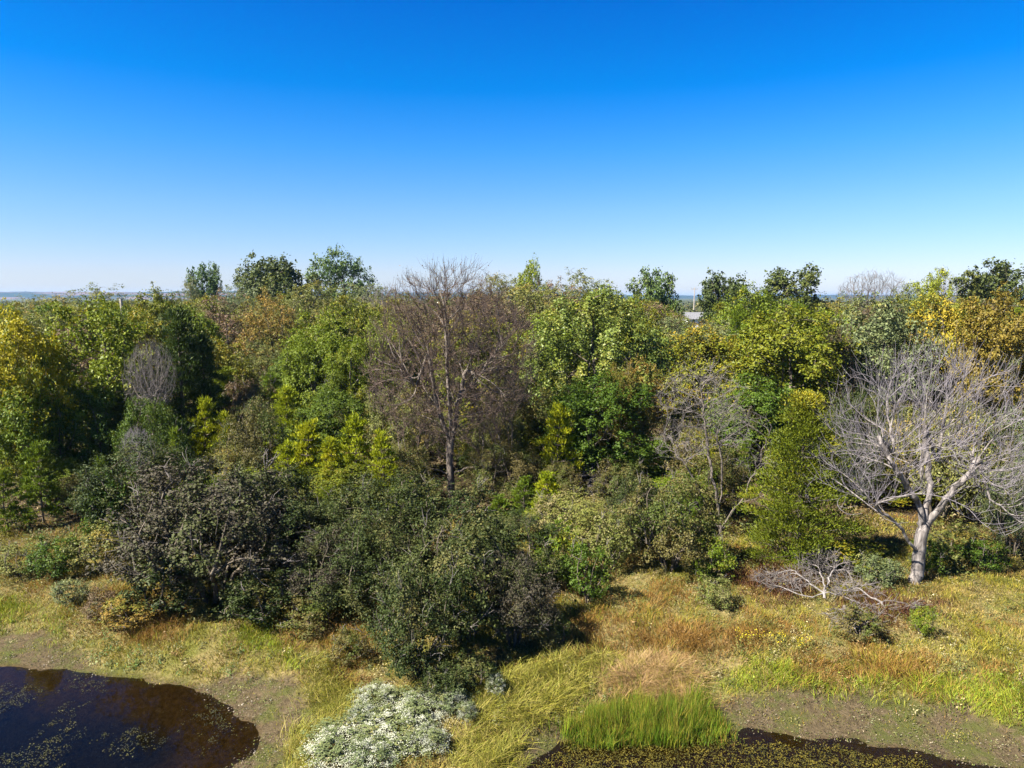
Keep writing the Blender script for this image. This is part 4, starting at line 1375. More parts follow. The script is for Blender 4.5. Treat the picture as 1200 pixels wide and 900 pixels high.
# what each filling tree looks like and where it stands; those nothing of which shows are left out
FILL_LABEL = {
    "d1": "green juniper just left of the yellow autumn tree",
    "d2": "olive green crown just below and right of the tall dark juniper",
    "d3": "dull olive round crown right of the bright pale limbed tree",
    "d4": "brownish half bare crown right of the bright pale limbed tree",
    "d5": "mid green crown left of the pale lumpy green tree",
    "d6": "green juniper just below the pale lumpy green tree",
    "d7": "mid green crown just left of the broad yellow olive tree",
    "d8": "grey green round crown just below and right of the orange brown edge tree",
    "d10": "dull olive round crown just above the yellow autumn tree",
    "d11": "dull olive round crown above and right of the yellow autumn tree",
    "d12": "mid green crown just left of the grey brown globe tree",
    "d13": "mid green crown just below and right of the smooth olive globe tree",
    "d14": "brownish half bare crown right of the crown of the big brown bare tree",
    "d15": "mid green crown just below and left of the pale lumpy green tree",
    "d16": "olive green crown right of the pale lumpy green tree",
    "d17": "grey green round crown just left of the left yellow olive tree",
    "d18": "mid green crown just above and left of the broad yellow olive tree",
    "d19": "mid green crown above and right of the broad yellow olive tree",
    "d20": "grey green round crown just below and right of the dark grey green tree",
    "d21": "grey green round crown just below the golden tree",
    "d22": "green juniper just below and right of the orange brown edge tree",
    "d25": "mid green crown above the yellow autumn tree",
    "d26": "olive green crown above and right of the yellow autumn tree",
    "d27": "mid green crown above and left of the broad green tree",
    "d28": "dull olive round crown just right of the russet globe tree",
    "d29": "brownish half bare crown above and left of the crown of the big brown bare tree",
    "d30": "dull olive round crown above and left of the pale lumpy green tree",
    "d31": "grey green round crown just above and right of the pale lumpy green tree",
    "d32": "grey green round crown just below and left of the far white house",
    "d33": "green juniper just right of the far white house",
    "d34": "green juniper just above the broad yellow olive tree",
    "d35": "brownish half bare crown just above and left of the dark grey green tree",
    "d36": "green juniper just below the thin leafless skyline crown",
    "d37": "dull olive round crown just above and right of the golden tree",
    "d38": "grey green round crown just above and right of the orange brown edge tree",
    "d41": "grey green round crown above and left of the yellow autumn tree",
    "d42": "grey green round crown above the yellow autumn tree",
    "d43": "mid green crown just below and right of the broken trunk",
    "d44": "mid green crown just above the tall dark juniper",
    "d45": "dull olive round crown just left of the grey brown globe tree",
    "d46": "dull olive round crown just above and left of the russet globe tree",
    "d47": "dull olive round crown just right of the smooth olive globe tree",
    "d48": "dull olive round crown below and right of the tallest left skyline tree",
    "d49": "olive green crown above and left of the crown of the big brown bare tree",
    "d50": "brownish half bare crown below and left of the bright lone treetop",
    "d51": "green juniper just below the bright lone treetop",
    "d52": "olive green crown just above the pale lumpy green tree",
    "d53": "brownish half bare crown just below the blue green skyline tree",
    "d54": "grey green round crown just above the left yellow olive tree",
    "d55": "brownish half bare crown just below the knobbly dark oak",
    "d56": "olive green crown below and left of the thin leafless skyline crown",
    "d57": "brownish half bare crown just below the thin leafless skyline crown",
    "d58": "olive green crown just right of the golden tree",
    "d59": "olive green crown just below the right edge oak",
    "d63": "olive green crown above the yellow autumn tree",
    "d64": "olive green crown left of the broken trunk",
    "d65": "dull olive round crown just right of the broken trunk",
    "d66": "dull olive round crown just below and left of the lone left skyline tree",
    "d67": "olive green crown just above and left of the grey brown globe tree",
    "d68": "olive green crown just left of the smooth olive globe tree",
    "d69": "dull olive round crown just below the tallest left skyline tree",
    "d70": "olive green crown right of the smooth olive globe tree",
    "d71": "olive green crown just above the crown of the big brown bare tree",
    "d72": "dull olive round crown below and left of the bright lone treetop",
    "d73": "olive green crown just above and left of the pale lumpy green tree",
    "d74": "mid green crown above and left of the left yellow olive tree",
    "d75": "olive green crown just right of the far white house",
    "d76": "mid green crown just below the knobbly dark oak",
    "d77": "olive green crown just below and right of the thin leafless skyline crown",
    "d78": "dull olive round crown just above and left of the golden tree",
    "d79": "brownish half bare crown just below and left of the right edge oak",
    "d86": "mid green crown just left of the broken trunk",
    "d88": "dull olive round crown just above and left of the grey brown globe tree",
    "d89": "grey green round crown just above and right of the grey brown globe tree",
    "d91": "olive green crown just right of the smooth olive globe tree",
    "d92": "olive green crown below and right of the tallest left skyline tree",
    "d93": "green juniper just above and left of the crown of the big brown bare tree",
    "d94": "brownish half bare crown just right of the crown of the big brown bare tree",
    "d95": "grey green round crown just below the bright lone treetop",
    "d97": "mid green crown just left of the blue green skyline tree",
    "d98": "mid green crown just left of the far white house",
    "d99": "brownish half bare crown just below and left of the far white house",
    "d100": "grey green round crown below and right of the knobbly dark oak",
    "d101": "olive green crown just below and left of the light green skyline tree",
    "d107": "dull olive round crown above the yellow autumn tree",
    "d109": "olive green crown just above the broken trunk",
    "d110": "olive green crown just below and left of the lone left skyline tree",
    "d111": "mid green crown just above the grey brown globe tree",
    "d113": "mid green crown just above and right of the smooth olive globe tree",
    "d117": "mid green crown just above and right of the crown of the big brown bare tree",
    "d120": "olive green crown just left of the blue green skyline tree",
    "d122": "olive green crown just below and left of the far white house",
    "d133": "mid green crown left of the broken trunk",
    "d143": "grey green round crown above the crown of the big brown bare tree",
    "d149": "dull olive round crown just left of the far white house",
    "d162": "olive green crown above the yellow autumn tree, toward the broken trunk",
    "d164": "dull olive round crown left of the broken trunk",
    "d166": "olive green crown just above and right of the broken trunk",
    "d174": "grey green round crown above and left of the crown of the big brown bare tree",
    "d175": "mid green crown above the crown of the big brown bare tree",
    "d180": "olive green crown above and right of the pale lumpy green tree",
    "d188": "olive green crown just below the thin leafless skyline crown",
    "u0": "low green tree below the bright young junipers",
    "u1": "dull olive bush below and right of the round brown green bush",
    "u2": "young green juniper below and right of the round brown green bush",
    "u3": "young green juniper below and left of the big bare tree's trunk",
    "u4": "young green juniper left of the small bright juniper",
    "u5": "young green juniper just left of the small bright juniper",
    "u6": "dull olive bush below and right of the small bright juniper",
    "u7": "low green tree left of the tall sunny juniper",
    "u8": "low green tree just right of the lone shaggy juniper",
    "u9": "brown green bush right of the lone shaggy juniper",
    "u10": "dull olive bush below and left of the bright young junipers",
    "u11": "low green tree below and left of the round brown green bush",
    "u12": "brown green bush below and right of the round brown green bush",
    "u13": "low yellow olive tree below and right of the round brown green bush",
    "u14": "dull olive bush just left of the big bare tree's trunk",
    "u15": "brown green bush just above and right of the small bright juniper",
    "u16": "brown green bush just below and right of the deep green middle tree",
    "u17": "low green tree below the grey many stemmed tree",
    "u18": "low yellow olive tree above the pale bare trunk",
    "u19": "brown green bush just left of the dark edge growth",
    "u21": "low yellow olive tree just above and right of the lone shaggy juniper",
    "u22": "low yellow olive tree right of the lone shaggy juniper",
    "u23": "brown green bush left of the bright young junipers",
    "u24": "brown green bush below the bright young junipers",
    "u25": "dull olive bush just below and left of the round brown green bush",
    "u26": "low green tree below and right of the round brown green bush",
    "u27": "low green tree below and right of the maroon thicket",
    "u28": "dull olive bush left of the big bare tree's trunk",
    "u29": "brown green bush just above and right of the big bare tree's trunk",
    "u30": "brown green bush just above and left of the small bright juniper",
    "u31": "low green tree just below and right of the deep green middle tree",
    "u32": "low green tree right of the deep green middle tree",
    "u33": "low yellow olive tree just below and left of the grey many stemmed tree",
    "u34": "young green juniper below and right of the grey many stemmed tree",
    "u35": "low yellow olive tree just above and left of the tall sunny juniper",
    "u36": "dull olive bush right of the tall sunny juniper",
    "u37": "low yellow olive tree below and left of the crown of the pale bare tree",
    "u38": "dull olive bush just above and left of the dark edge growth",
    "u39": "dull olive bush just above the dark edge growth",
    "u41": "low green tree just above and left of the lone shaggy juniper",
    "u44": "low green tree just below and left of the bright young junipers",
    "u45": "brown green bush just below and right of the bright young junipers",
    "u46": "low green tree right of the round brown green bush",
    "u47": "dull olive bush below the bright pale limbed tree",
    "u48": "low green tree above and left of the big bare tree's trunk",
    "u49": "low yellow olive tree just above the big bare tree's trunk",
    "u50": "young green juniper above and right of the big bare tree's trunk",
    "u51": "low yellow olive tree left of the deep green middle tree",
    "u52": "low green tree just above and left of the deep green middle tree",
    "u53": "dull olive bush just right of the deep green middle tree",
    "u54": "low yellow olive tree right of the deep green middle tree",
    "u55": "brown green bush below and right of the grey many stemmed tree",
    "u56": "low green tree above and left of the tall sunny juniper",
    "u57": "low green tree above and right of the tall sunny juniper",
    "u58": "dull olive bush below and left of the crown of the pale bare tree",
    "u59": "dull olive bush just below and left of the crown of the pale bare tree",
    "u60": "young green juniper above and left of the dark edge growth",
    "u61": "brown green bush just above the dark edge growth",
    "u65": "dull olive bush below the broad green tree",
    "u67": "low green tree just above and left of the bright young junipers",
    "u68": "low green tree just above and left of the round brown green bush",
    "u70": "low yellow olive tree right of the maroon thicket",
    "u71": "dull olive bush below and right of the bright lumpy tree",
    "u72": "dull olive bush below and right of the bright pale limbed tree",
    "u73": "dull olive bush above and left of the big bare tree's trunk",
    "u74": "young green juniper above the big bare tree's trunk",
    "u75": "brown green bush left of the deep green middle tree",
    "u76": "dull olive bush above and left of the deep green middle tree",
    "u77": "low yellow olive tree just above and left of the deep green middle tree",
    "u78": "dull olive bush right of the deep green middle tree",
    "u79": "dull olive bush just left of the grey many stemmed tree",
    "u80": "brown green bush just above and right of the grey many stemmed tree",
    "u81": "young green juniper right of the grey many stemmed tree",
    "u82": "brown green bush below and right of the broad yellow olive tree",
    "u83": "dull olive bush left of the crown of the pale bare tree",
    "u84": "brown green bush just left of the crown of the pale bare tree",
    "u85": "brown green bush just right of the crown of the pale bare tree",
    "u86": "dull olive bush right of the crown of the pale bare tree",
    "u87": "dull olive bush above the dark edge growth",
}

UNDER = [("shrub", "leaf_dullolive", "dull olive bushy growth filling the wood's lower storey", 4), ("shrub", "leaf_brownshrub", "brown green bushy growth filling the wood's lower storey", 4),
         ("broad", "leaf_green", "low green leafy tree in the wood's lower storey", 4), ("broad", "leaf_olive", "low yellow olive tree in the wood's lower storey", 4), ("cedarling", "needle_mid", "young green juniper in the wood's lower storey", 3)]
k = 0
for Y in (28.5, 31, 34, 37.5, 41.5):
    x = -Y * 0.80
    while x < Y * 0.80:
        X, YY = x + fr_.normal() * 0.5, Y + fr_.normal() * 0.8
        x += 2.5 + fr_.uniform(-0.4, 0.9)
        px_, py_ = 600 + FPX * X / YY, 0
        if YY < 31 and (px_ < 190 or px_ > 860):
            continue
        if abs(px_ - 528) < 40 and YY < 34:
            continue
        kind, mat, lab, nv = UNDER[int(fr_.choice(5, p=[0.30, 0.22, 0.2, 0.18, 0.1]))]
        Hh = fr_.uniform(1.2, 2.2) + (YY - 28) * 0.14
        Ww = fr_.uniform(2.2, 3.6) * (0.5 if kind == "cedarling" else 1)
        rz_ = fr_.uniform(0, 6.28)
        if "u%d" % k in FILL_LABEL:
            plant("%s%d" % (kind, k % nv), {"shrub": "shrub", "broad": "broadleaf_tree", "cedarling": "young_juniper"}[kind], FILL_LABEL["u%d" % k], {"shrub": "shrub", "broad": "tree", "cedarling": "juniper"}[kind],
                  (X, YY, -0.03), Hh, Ww, mat, "bark_dark", "lower storey of the wood", rz=rz_)
        k += 1
HAND = [(o.location.x, o.location.y) for o in COL.objects if o.type == "EMPTY" and o.location.y > 28]
k = 0
for Y in (47, 53, 59, 66, 74, 83, 94, 106, 120):
    x = -Y * 0.86
    while x < Y * 0.86:
        X, YY = x + fr_.normal() * 0.8, Y + fr_.normal() * 1.8
        x += 4.6 + 0.014 * Y + fr_.uniform(-0.8, 0.8)
        if any(abs(X - a) < 2.3 and abs(YY - b_) < 3.0 for a, b_ in HAND):
            continue
        px = 600 + FPX * X / YY
        top = np.interp(px, SKY[:, 0], SKY[:, 1]) + fr_.uniform(2, 12) + max(0, (60 - Y)) * 1.6
        P = at(px, top, YY)
        kind, mat, lab, nv = FILL[int(fr_.choice(len(FILL), p=[0.26, 0.22, 0.2, 0.14, 0.08, 0.10]))]
        Wd = fr_.uniform(4.6, 6.6) * (0.6 if kind == "cedar" else 1)
        rz_ = fr_.uniform(0, 6.28)
        if "d%d" % k in FILL_LABEL:
            plant("%s%d" % (kind, k % nv), "juniper_tree" if kind == "cedar" else "broadleaf_tree", FILL_LABEL["d%d" % k], "tree", (P[0], YY, -0.03), max(4.0, P[2]), Wd, mat, "bark_dark", "trees packed deep in the wood", rz=rz_)
        k += 1

# ------------------------------------------------------------------ ground cover: grass, weeds, brush, reeds
g = np.random.default_rng(55)


def blades(P, h, wd, lean, col, g, tipcol=None):
    """Bent blades of grass, one folded kite each."""
    n = len(P)
    a = g.uniform(0, 6.28, n)
    s = np.stack([np.cos(a), np.sin(a), np.zeros(n)], 1) * (wd * 0.5)[:, None]
    z = np.array([0, 0, 1.0])
    mid = P + lean * 0.22 + z * (h * 0.45)[:, None]
    tip = P + lean + z * (h * g.uniform(0.75, 1.0, n))[:, None]
    V = np.stack([P, mid + s * 1.1, tip, mid - s * 1.1], 1).reshape(-1, 3)
    Q = np.arange(n * 4).reshape(n, 4)
    tc = col if tipcol is None else tipcol
    C = np.stack([col * 0.9, col, tc, col], 1).reshape(-1, 3)
    return V, Q, None, C


def merge(lst):
    V, Q, T_, C, o = [], [], [], [], 0
    for v, q, t, c in lst:
        V.append(v)
        Q.append(q + o)
        if t is not None:
            T_.append(t + o)
        C.append(c)
        o += len(v)
    return np.concatenate(V), np.concatenate(Q), (np.concatenate(T_) if T_ else None), np.concatenate(C)


def zpoly(pts):
    return np.array(pts, float)


Z_LIME = [zpoly(q) for q in ([(850, 790), (905, 778), (960, 785), (1030, 800), (1060, 820), (1000, 822), (930, 806), (880, 806)], [(1040, 800), (1110, 795), (1180, 800), (1290, 815), (1320, 860), (1215, 856), (1150, 836), (1090, 822)],
                             [(1000, 800), (1040, 802), (1040, 824), (1000, 815)], [(-40, 700), (25, 705), (30, 735), (-40, 740)], [(55, 725), (80, 725), (78, 742), (55, 742)], [(270, 742), (330, 730), (330, 760), (275, 762)], [(322, 755), (350, 750), (352, 790), (328, 790)])]
Z_YELG = [zpoly(q) for q in ([(516, 960), (545, 845), (585, 800), (640, 770), (715, 765), (715, 785), (668, 812), (648, 840), (612, 876), (592, 950)], [(300, 960), (332, 880), (362, 838), (356, 806), (380, 775), (425, 780), (432, 812), (400, 850), (352, 900), (340, 960)])]
Z_TAN = [zpoly(q) for q in ([(716, 804), (730, 788), (780, 782), (812, 792), (806, 812), (775, 834), (745, 822)],)]
Z_REED = [zpoly(q) for q in ([(672, 838), (688, 822), (712, 814), (740, 816), (780, 826), (812, 812), (828, 818), (832, 848), (800, 866), (720, 866), (682, 864)],)]
Z_BROWN = [zpoly(q) for q in ([(105, 690), (190, 690), (215, 730), (190, 760), (120, 745)], [(330, 712), (410, 712), (440, 745), (400, 765), (340, 755)], [(395, 770), (430, 760), (440, 800), (405, 815)], [(665, 738), (720, 722), (800, 728), (800, 760), (720, 768), (668, 762)], [(930, 770), (1000, 760), (1090, 775), (1080, 805), (1000, 800), (940, 790)], [(800, 730), (870, 740), (900, 762), (850, 775), (800, 765)])]
Z_MAROON = [zpoly(q) for q in ([(862, 668), (900, 655), (935, 668), (950, 700), (905, 706), (872, 692)], [(985, 700), (1060, 700), (1110, 716), (1060, 730), (1000, 722)])]
Z_FORB = [zpoly(q) for q in ([(92, 744), (130, 752), (180, 772), (250, 768), (292, 772), (288, 784), (238, 792), (170, 794), (130, 784)],)]


def zones(P):
    px, py = project(np.stack([P[:, 0], P[:, 1], np.zeros(len(P))], 1))
    px, py = pixnoise(px, py, P[:, :2], 16.0)
    px, py = px + g.normal(0, 9, len(P)), py + g.normal(0, 5, len(P))
    q = np.stack([px, py], 1)
    z = np.zeros(len(P), int)                      # 0 dry meadow
    for code, polys in ((1, Z_LIME), (2, Z_YELG), (5, Z_BROWN), (6, Z_MAROON), (7, Z_FORB), (8, MUD), (3, Z_TAN), (4, Z_REED)):
        for poly in polys:
            z[inside(q, poly)] = code
    return z, px, py


def pal(n, cols, g, var=0.22):
    c = np.array(cols)
    i = g.integers(0, len(c), n)
    return np.clip(c[i] * (1 + g.normal(0, var, (n, 1))), 0.003, 0.9)


N = 540000
y = 11.0 + (33.0 - 11.0) * g.random(N * 2) ** 1.35
keep = g.random(N * 2) < (0.45 + y / 33 * 0.55)
y = y[keep]
x = g.uniform(-0.84, 0.84, len(y)) * y
GPT = np.stack([x, y], 1)
gz_, gd_ = height(GPT)
z, px, py = zones(GPT)
tuft = wob(GPT, 501, 0.55)
big = wob(GPT, 502, 1.3)
med = wob(GPT, 503, 1.0)
n = len(y)
straw = pal(n, [(0.40, 0.30, 0.11), (0.33, 0.245, 0.08), (0.26, 0.20, 0.058), (0.23, 0.19, 0.042)], g)
olive = pal(n, [(0.25, 0.235, 0.028), (0.19, 0.19, 0.022), (0.30, 0.25, 0.035), (0.15, 0.15, 0.020)], g)
brown = pal(n, [(0.23, 0.125, 0.030), (0.17, 0.095, 0.026), (0.28, 0.17, 0.05)], g)
col = np.where((big + g.normal(0, 0.14, n) > np.where(x > -3, 0.47, 0.55))[:, None], straw, olive)
col = np.where((med + g.normal(0, 0.12, n) > 0.65)[:, None], brown, col)
leftbank = x < -3.5
col = np.where((leftbank & (g.random(n) < 0.35))[:, None], olive, col)
h = 0.175 * (0.5 + tuft) * g.uniform(0.5, 1.4, n)
dens = np.full(n, 0.62)
lime = pal(n, [(0.22, 0.27, 0.020), (0.17, 0.23, 0.015), (0.28, 0.29, 0.030), (0.12, 0.17, 0.015)], g)
yelg = pal(n, [(0.26, 0.25, 0.045), (0.20, 0.21, 0.030), (0.33, 0.285, 0.085), (0.15, 0.16, 0.022)], g)
tan = pal(n, [(0.38, 0.25, 0.14), (0.33, 0.21, 0.11), (0.42, 0.30, 0.18)], g)
reed = pal(n, [(0.085, 0.165, 0.012), (0.13, 0.215, 0.015), (0.19, 0.24, 0.02), (0.06, 0.125, 0.010), (0.24, 0.22, 0.035)], g, 0.18)
maroon = pal(n, [(0.085, 0.038, 0.020), (0.12, 0.055, 0.028), (0.065, 0.030, 0.016)], g)
for code, cc, hh, dd in ((1, lime, 0.32, 0.85), (2, yelg, 0.45, 0.85), (3, tan, 0.5, 1.0), (4, reed, 0.66, 1.0), (5, brown, 0.34, 0.8), (6, maroon, 0.35, 0.9), (7, olive, 0.2, 0.5), (8, olive, 0.10, 0.10)):
    k = z == code
    mixin = g.random(n) < {1: 0.2, 2: 0.12, 3: 0.3, 4: 0.08, 5: 0.35, 6: 0.15, 7: 0.1, 8: 0.3}[code]
    kk = k & ~mixin
    col[kk] = cc[kk]
    h[k] = hh * (0.55 + 0.7 * tuft[k]) * g.uniform(0.6, 1.25, k.sum())
    dens[k] = dd
rs = sdist(np.stack([px, py], 1)[z == 4], Z_REED[0])
h[z == 4] *= 0.3 + 0.75 * sstep(0, -16, rs + g.normal(0, 5, len(rs)))
h = np.where(z == 4, h * (0.45 + 0.9 * wob(GPT, 507, 0.35)), h)
dens = dens * np.where((z == 0) | (z == 5), 0.35 + 0.9 * tuft, 1) * sstep(33, 27, y + 2 * (big - 0.5))
ok = (g.random(n) < dens) & ((gd_ > 0.12) | ((z == 4) & (gd_ > -0.35)))
h = np.where(gd_ < 0.5, np.where(z == 4, h, h * 0.5), h)
ang = 6.28 * wob(GPT, 510, 0.8) * 2 + g.normal(0, 1.2, n)
la = h * np.where(z == 3, 1.2, np.where(z == 2, 0.85, np.where(z == 4, 0.16, 0.5))) * g.uniform(0.4, 1.5, n)
lean = np.stack([np.cos(ang) * la, np.sin(ang) * la, -0.25 * la], 1)
P3 = np.stack([x, y, gz_ - 0.02], 1)
wd = 0.005 + 0.0068 * (y / 16) * g.uniform(0.7, 1.4, n)
col = np.clip(col * np.array([0.90, 0.86, 0.70]), 0.003, 0.9)
meadow = ok & ~np.isin(z, (3, 4))
V, Q, T_, C = blades(P3[meadow], h[meadow], wd[meadow], lean[meadow], col[meadow], g, np.clip(col[meadow] * 1.15, 0, 0.8))
link("meadow_grass", mesh_np("meadow_grass", V, Q, T_, cols=C, mats=["grass_blade"]), kind="stuff", label="dry straw and olive meadow grass round the ponds", category="grass")
# the stand of green reeds at the water with its flattened pinkish straw
rz_ = ok & np.isin(z, (3, 4))
ids = np.where(rz_)[0]
ids = np.concatenate([ids] * 4)
jit = np.concatenate([P3[ids][:, :2] + g.normal(0, 0.06, (len(ids), 2)), P3[ids][:, 2:]], 1)
hh = h[ids] * g.uniform(0.75, 1.15, len(ids))
V, Q, T_, C = blades(jit, hh, wd[ids] * 0.8, lean[ids] * g.uniform(0.6, 1.4, (len(ids), 1)) + g.normal(0, 0.05, (len(ids), 3)), col[ids] * g.uniform(0.8, 1.2, (len(ids), 1)), g,
                     np.where((g.random(len(ids)) < 0.25)[:, None], col[ids] * 0.4 + np.array([0.22, 0.16, 0.04]), col[ids]))
link("reeds", mesh_np("reeds", V, Q, T_, cols=C, mats=["grass_blade"]), kind="stuff", label="tall green reeds with flattened pinkish straw behind them", category="reeds")


def clumps(P, cnt, rad, hgt, size, cols, g, aspect=0.55, var=0.25, upb=0.6):
    """Leafy clumps, one colour each, joined."""
    n = len(P)
    idx = np.repeat(np.arange(n), cnt)
    m = len(idx)
    v = unit(g.normal(size=(m, 3)))
    v[:, 2] = np.abs(v[:, 2])
    r = (g.random(m) ** 0.5)[:, None]
    L = P[idx] + v * r * np.stack([rad[idx], rad[idx], hgt[idx]], 1)
    V, Q = leaves(L, unit(v * 0.5 + np.array([0, 0, upb]) + g.normal(size=(m, 3)) * 0.5), size if np.isscalar(size) else size[idx], aspect, g)
    C = np.clip(cols[idx] * (1 + g.normal(0, var, (m, 1))), 0.003, 0.9)
    return V, Q, None, np.repeat(C, 4, 0)


# low weeds through the meadow and along the banks
M = 8500
y = 12.0 + 17.0 * g.random(M)
x = g.uniform(-0.82, 0.82, M) * y
GPT = np.stack([x, y], 1)
zz, dd = height(GPT)
z, _, _ = zones(GPT)
keep = (dd > 0.5) & ~np.isin(z, (3, 4)) & (g.random(M) < np.where(z == 8, 0.06, np.where(z == 7, 1.0, np.where(z == 2, 0.15, np.where(z == 1, 0.3, 0.30 + 0.6 * (wob(GPT, 530, 1.5) > 0.5))))))
P3 = np.stack([x, y, zz], 1)[keep]
z = z[keep]
n = len(P3)
wc = pal(n, [(0.12, 0.125, 0.035), (0.16, 0.14, 0.04), (0.14, 0.095, 0.035), (0.09, 0.11, 0.025), (0.22, 0.18, 0.075), (0.12, 0.135, 0.055), (0.28, 0.24, 0.12)], g, 0.2)
for code, cc in ((6, [(0.075, 0.030, 0.018), (0.10, 0.045, 0.025)]), (5, [(0.15, 0.085, 0.03), (0.19, 0.12, 0.045)]), (7, [(0.075, 0.125, 0.030), (0.10, 0.15, 0.045), (0.05, 0.10, 0.025), (0.17, 0.19, 0.08)]), (1, [(0.12, 0.18, 0.02), (0.18, 0.22, 0.03)])):
    k = z == code
    wc[k] = pal(k.sum(), cc, g, 0.2)
V, Q, T_, C = clumps(P3, 30, g.uniform(0.08, 0.30, n), g.uniform(0.12, 0.42, n), g.uniform(0.03, 0.062, n), wc, g)
link("low_weeds", mesh_np("low_weeds", V, Q, cols=C, mats=["weed_leaf"]), kind="stuff", label="low brown and green weeds scattered in the meadow", category="weeds")

# yellow wildflowers
for px_, py_, wpx_, lab in ((892, 756, 60, "yellow wildflowers in the brown meadow grass left of the fallen log"), (940, 762, 22, "small yellow wildflower tuft right of the larger yellow patch")):
    b = ground(px_, py_)
    r_ = wpx_ / FPX * b[1] / 2
    o = thing("wildflower_patch", lab, "flowers", b)
    m_ = max(6, int(22 * wpx_ / 60))
    pp = np.stack([g.uniform(-r_, r_, m_), g.normal(0, 0.16, m_), np.full(m_, 0.02)], 1)
    V, Q, T_, C = clumps(pp, 26, np.full(m_, 0.13), np.full(m_, 0.32), 0.05, pal(m_, [(0.12, 0.13, 0.03), (0.16, 0.15, 0.035)], g), g)
    link("stems", mesh_np("stems", V, Q, cols=C, mats=["weed_leaf"]), o, kind="stuff")
    V, Q, T_, C = clumps(pp + [0, 0, 0.22], 10, np.full(m_, 0.12), np.full(m_, 0.20), 0.034, pal(m_, [(0.42, 0.33, 0.015), (0.48, 0.38, 0.02)], g), g, 0.8)
    link("flower_heads", mesh_np("flower_heads", V, Q, cols=C, mats=["weed_leaf"]), o, kind="stuff")

# brush on the woodland floor
M = 6800
y = 23.5 + 75 * g.random(M) ** 1.7
x = g.uniform(-0.86, 0.86, M) * y
GPT = np.stack([x, y], 1)
zz, dd = height(GPT)
fz = sstep(23.5, 28, y + 5 * (wob(GPT, 540, 2.5) - 0.5))
opn = (wob(GPT, 541, 2.2) > 0.66) & (y < 34)
keep = (g.random(M) < fz) & ~opn
P3 = np.stack([x, y, zz], 1)[keep]
n = len(P3)
tone_ = wob(P3[:, :2], 545, 3.0)
wc = np.where((tone_ > 0.5)[:, None], pal(n, [(0.085, 0.095, 0.022), (0.12, 0.115, 0.028), (0.065, 0.08, 0.02)], g, 0.2), pal(n, [(0.13, 0.095, 0.04), (0.17, 0.125, 0.055), (0.10, 0.10, 0.03), (0.21, 0.165, 0.08)], g, 0.2))
V, Q, T_, C = clumps(P3, 26, g.uniform(0.25, 0.75, n), g.uniform(0.25, 1.1, n) * (0.7 + 0.6 * tone_), 0.085 + 0.05 * np.minimum(P3[:, 1] / 40, 2), wc, g)
link("undergrowth", mesh_np("undergrowth", V, Q, cols=C, mats=["weed_leaf"]), kind="stuff", label="low brush and weeds on the woodland floor", category="undergrowth")

# woods too far off to tell tree from tree
M = 3600
y = 132 + 1100 * g.random(M) ** 1.8
x = g.uniform(-0.9, 0.9, M) * y
pxx = 600 + FPX * x / y
hz = np.where(y > 236, 350, np.interp(pxx, SKY[:, 0], SKY[:, 1]))
top = 10 - (np.maximum(hz, 350) + g.uniform(1, 5, M) - 348.0) / FPX * y
gap = (np.abs(pxx - 822) < 16) & (y < 232)
top = np.where((np.abs(pxx - 822) < 16), np.where(y < 232, 0, np.minimum(top, 8.8)), top)
keep = (top > 2.5) & (np.hypot(x - house.location.x, y - 222) > 9)
x, y, top = x[keep], y[keep], top[keep]
n = len(x)
wc = pal(n, [(0.065, 0.075, 0.022), (0.10, 0.10, 0.03), (0.045, 0.06, 0.02), (0.12, 0.10, 0.035)], g, 0.2)
cr = g.uniform(2.2, 4.0, n)
V, Q, T_, C = clumps(np.stack([x, y, top * 0.35], 1), 30, cr * np.where(y > 400, 1.6, 1), top * 0.65, 1.1, wc, g, 0.8)
link("far_woods", mesh_np("far_woods", V, Q, cols=C, mats=["weed_leaf"]), kind="stuff", label="distant woods reaching to the foot of the hills", category="woods")

# floating weed and algae on the ponds
M = 45000
y = 9.0 + 8.5 * g.random(M)
x = g.uniform(-0.85, 0.85, M) * y
GPT = np.stack([x, y], 1)
dd = shore(GPT)
nz = 0.6 * wob(GPT, 560, 0.35) + 0.4 * wob(GPT, 561, 1.4)
right = x > -1.5
keep = (dd < -0.10) & np.where(right, nz + 0.30 * sstep(0, 0.5, -dd) > 0.46, (nz + 0.05 * g.normal(size=M) > np.where(x > -8.5, 0.58, 0.66)) & (g.random(M) < 0.5))
P3 = np.stack([x, y, np.full(M, WATER_Z + 0.008) + g.uniform(0, 0.012, M)], 1)[keep]
rt = right[keep]
n = len(P3)
wc = np.where(rt[:, None], pal(n, [(0.060, 0.052, 0.008), (0.085, 0.070, 0.010), (0.035, 0.034, 0.007), (0.11, 0.085, 0.012)], g, 0.25), pal(n, [(0.035, 0.038, 0.012), (0.060, 0.055, 0.014), (0.022, 0.022, 0.012)], g, 0.3))
idx = np.repeat(np.arange(n), 4)
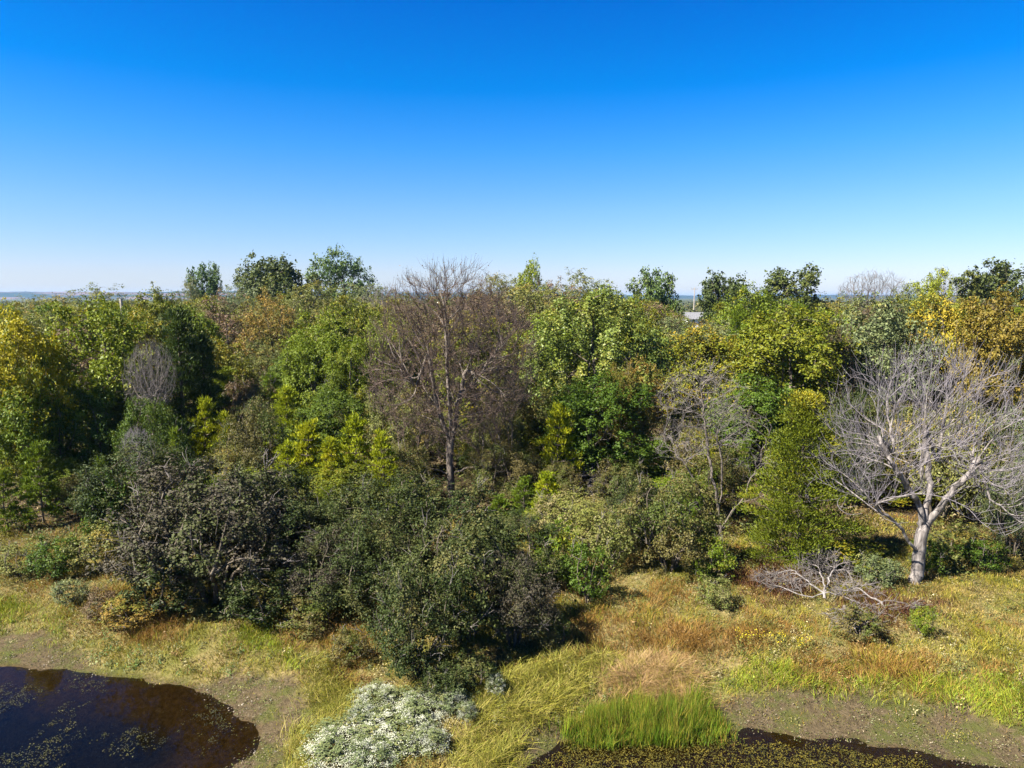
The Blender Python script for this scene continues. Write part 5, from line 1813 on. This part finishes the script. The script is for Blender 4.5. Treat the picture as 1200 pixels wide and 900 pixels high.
pp = P3[idx] + np.stack([g.normal(0, 0.05, len(idx)), g.normal(0, 0.05, len(idx)), np.zeros(len(idx))], 1)
V, Q = leaves(pp, unit(np.array([0, 0, 1.0]) + g.normal(size=(len(idx), 3)) * 0.14), 0.034, 0.75, g)
link("pond_weed", mesh_np("pond_weed", V, Q, cols=np.repeat(wc[idx], 4, 0), mats=["pond_weed"]), kind="stuff", label="floating weed and algae on the ponds", category="pond weed")
# stones and leaf bits on the mud
M = 11000
y = 12.0 + 7.5 * g.random(M)
x = g.uniform(-0.85, 0.85, M) * y
GPT = np.stack([x, y], 1)
zz, dd = height(GPT)
z, _, _ = zones(GPT)
keep = (z == 8) & (dd > 0.05) & (wob(GPT, 570, 0.7) > 0.40)
P3 = np.stack([x, y, zz + 0.012], 1)[keep]
n = len(P3)
idx = np.repeat(np.arange(n), 5)
pp = P3[idx] + np.stack([g.normal(0, 0.10, len(idx)), g.normal(0, 0.10, len(idx)), g.uniform(0, 0.02, len(idx))], 1)
V, Q = leaves(pp, unit(np.array([0, 0, 1.0]) + g.normal(size=(len(idx), 3)) * 0.5), 0.044, 0.5, g)
wc = pal(len(idx), [(0.13, 0.10, 0.065), (0.17, 0.135, 0.085), (0.06, 0.045, 0.028), (0.10, 0.10, 0.025), (0.07, 0.085, 0.02)], g, 0.25)
link("mud_litter", mesh_np("mud_litter", V, Q, cols=np.repeat(wc, 4, 0), mats=["pond_weed"]), kind="stuff", label="dead leaf bits and sprouts on the mud banks", category="litter")

# ------------------------------------------------------------------ the air
m, n, out = new_mat("haze_air")
pv = n.nodes.new("ShaderNodeVolumePrincipled")
pv.inputs["Color"].default_value = (0.34, 0.60, 1.0, 1)
pv.inputs["Density"].default_value = 0.00009
pv.inputs["Anisotropy"].default_value = 0.2
n.links.new(pv.outputs[0], out.inputs["Volume"])
HZ = (-8800, 8800, -2500, 8800, -6, 45)
V, F = box(*HZ)
me = bpy.data.meshes.new("haze")
me.from_pydata(V, [], F)
me.materials.append(m)
link("haze", me, kind="stuff", label="thin blue haze over the far hills", category="haze")
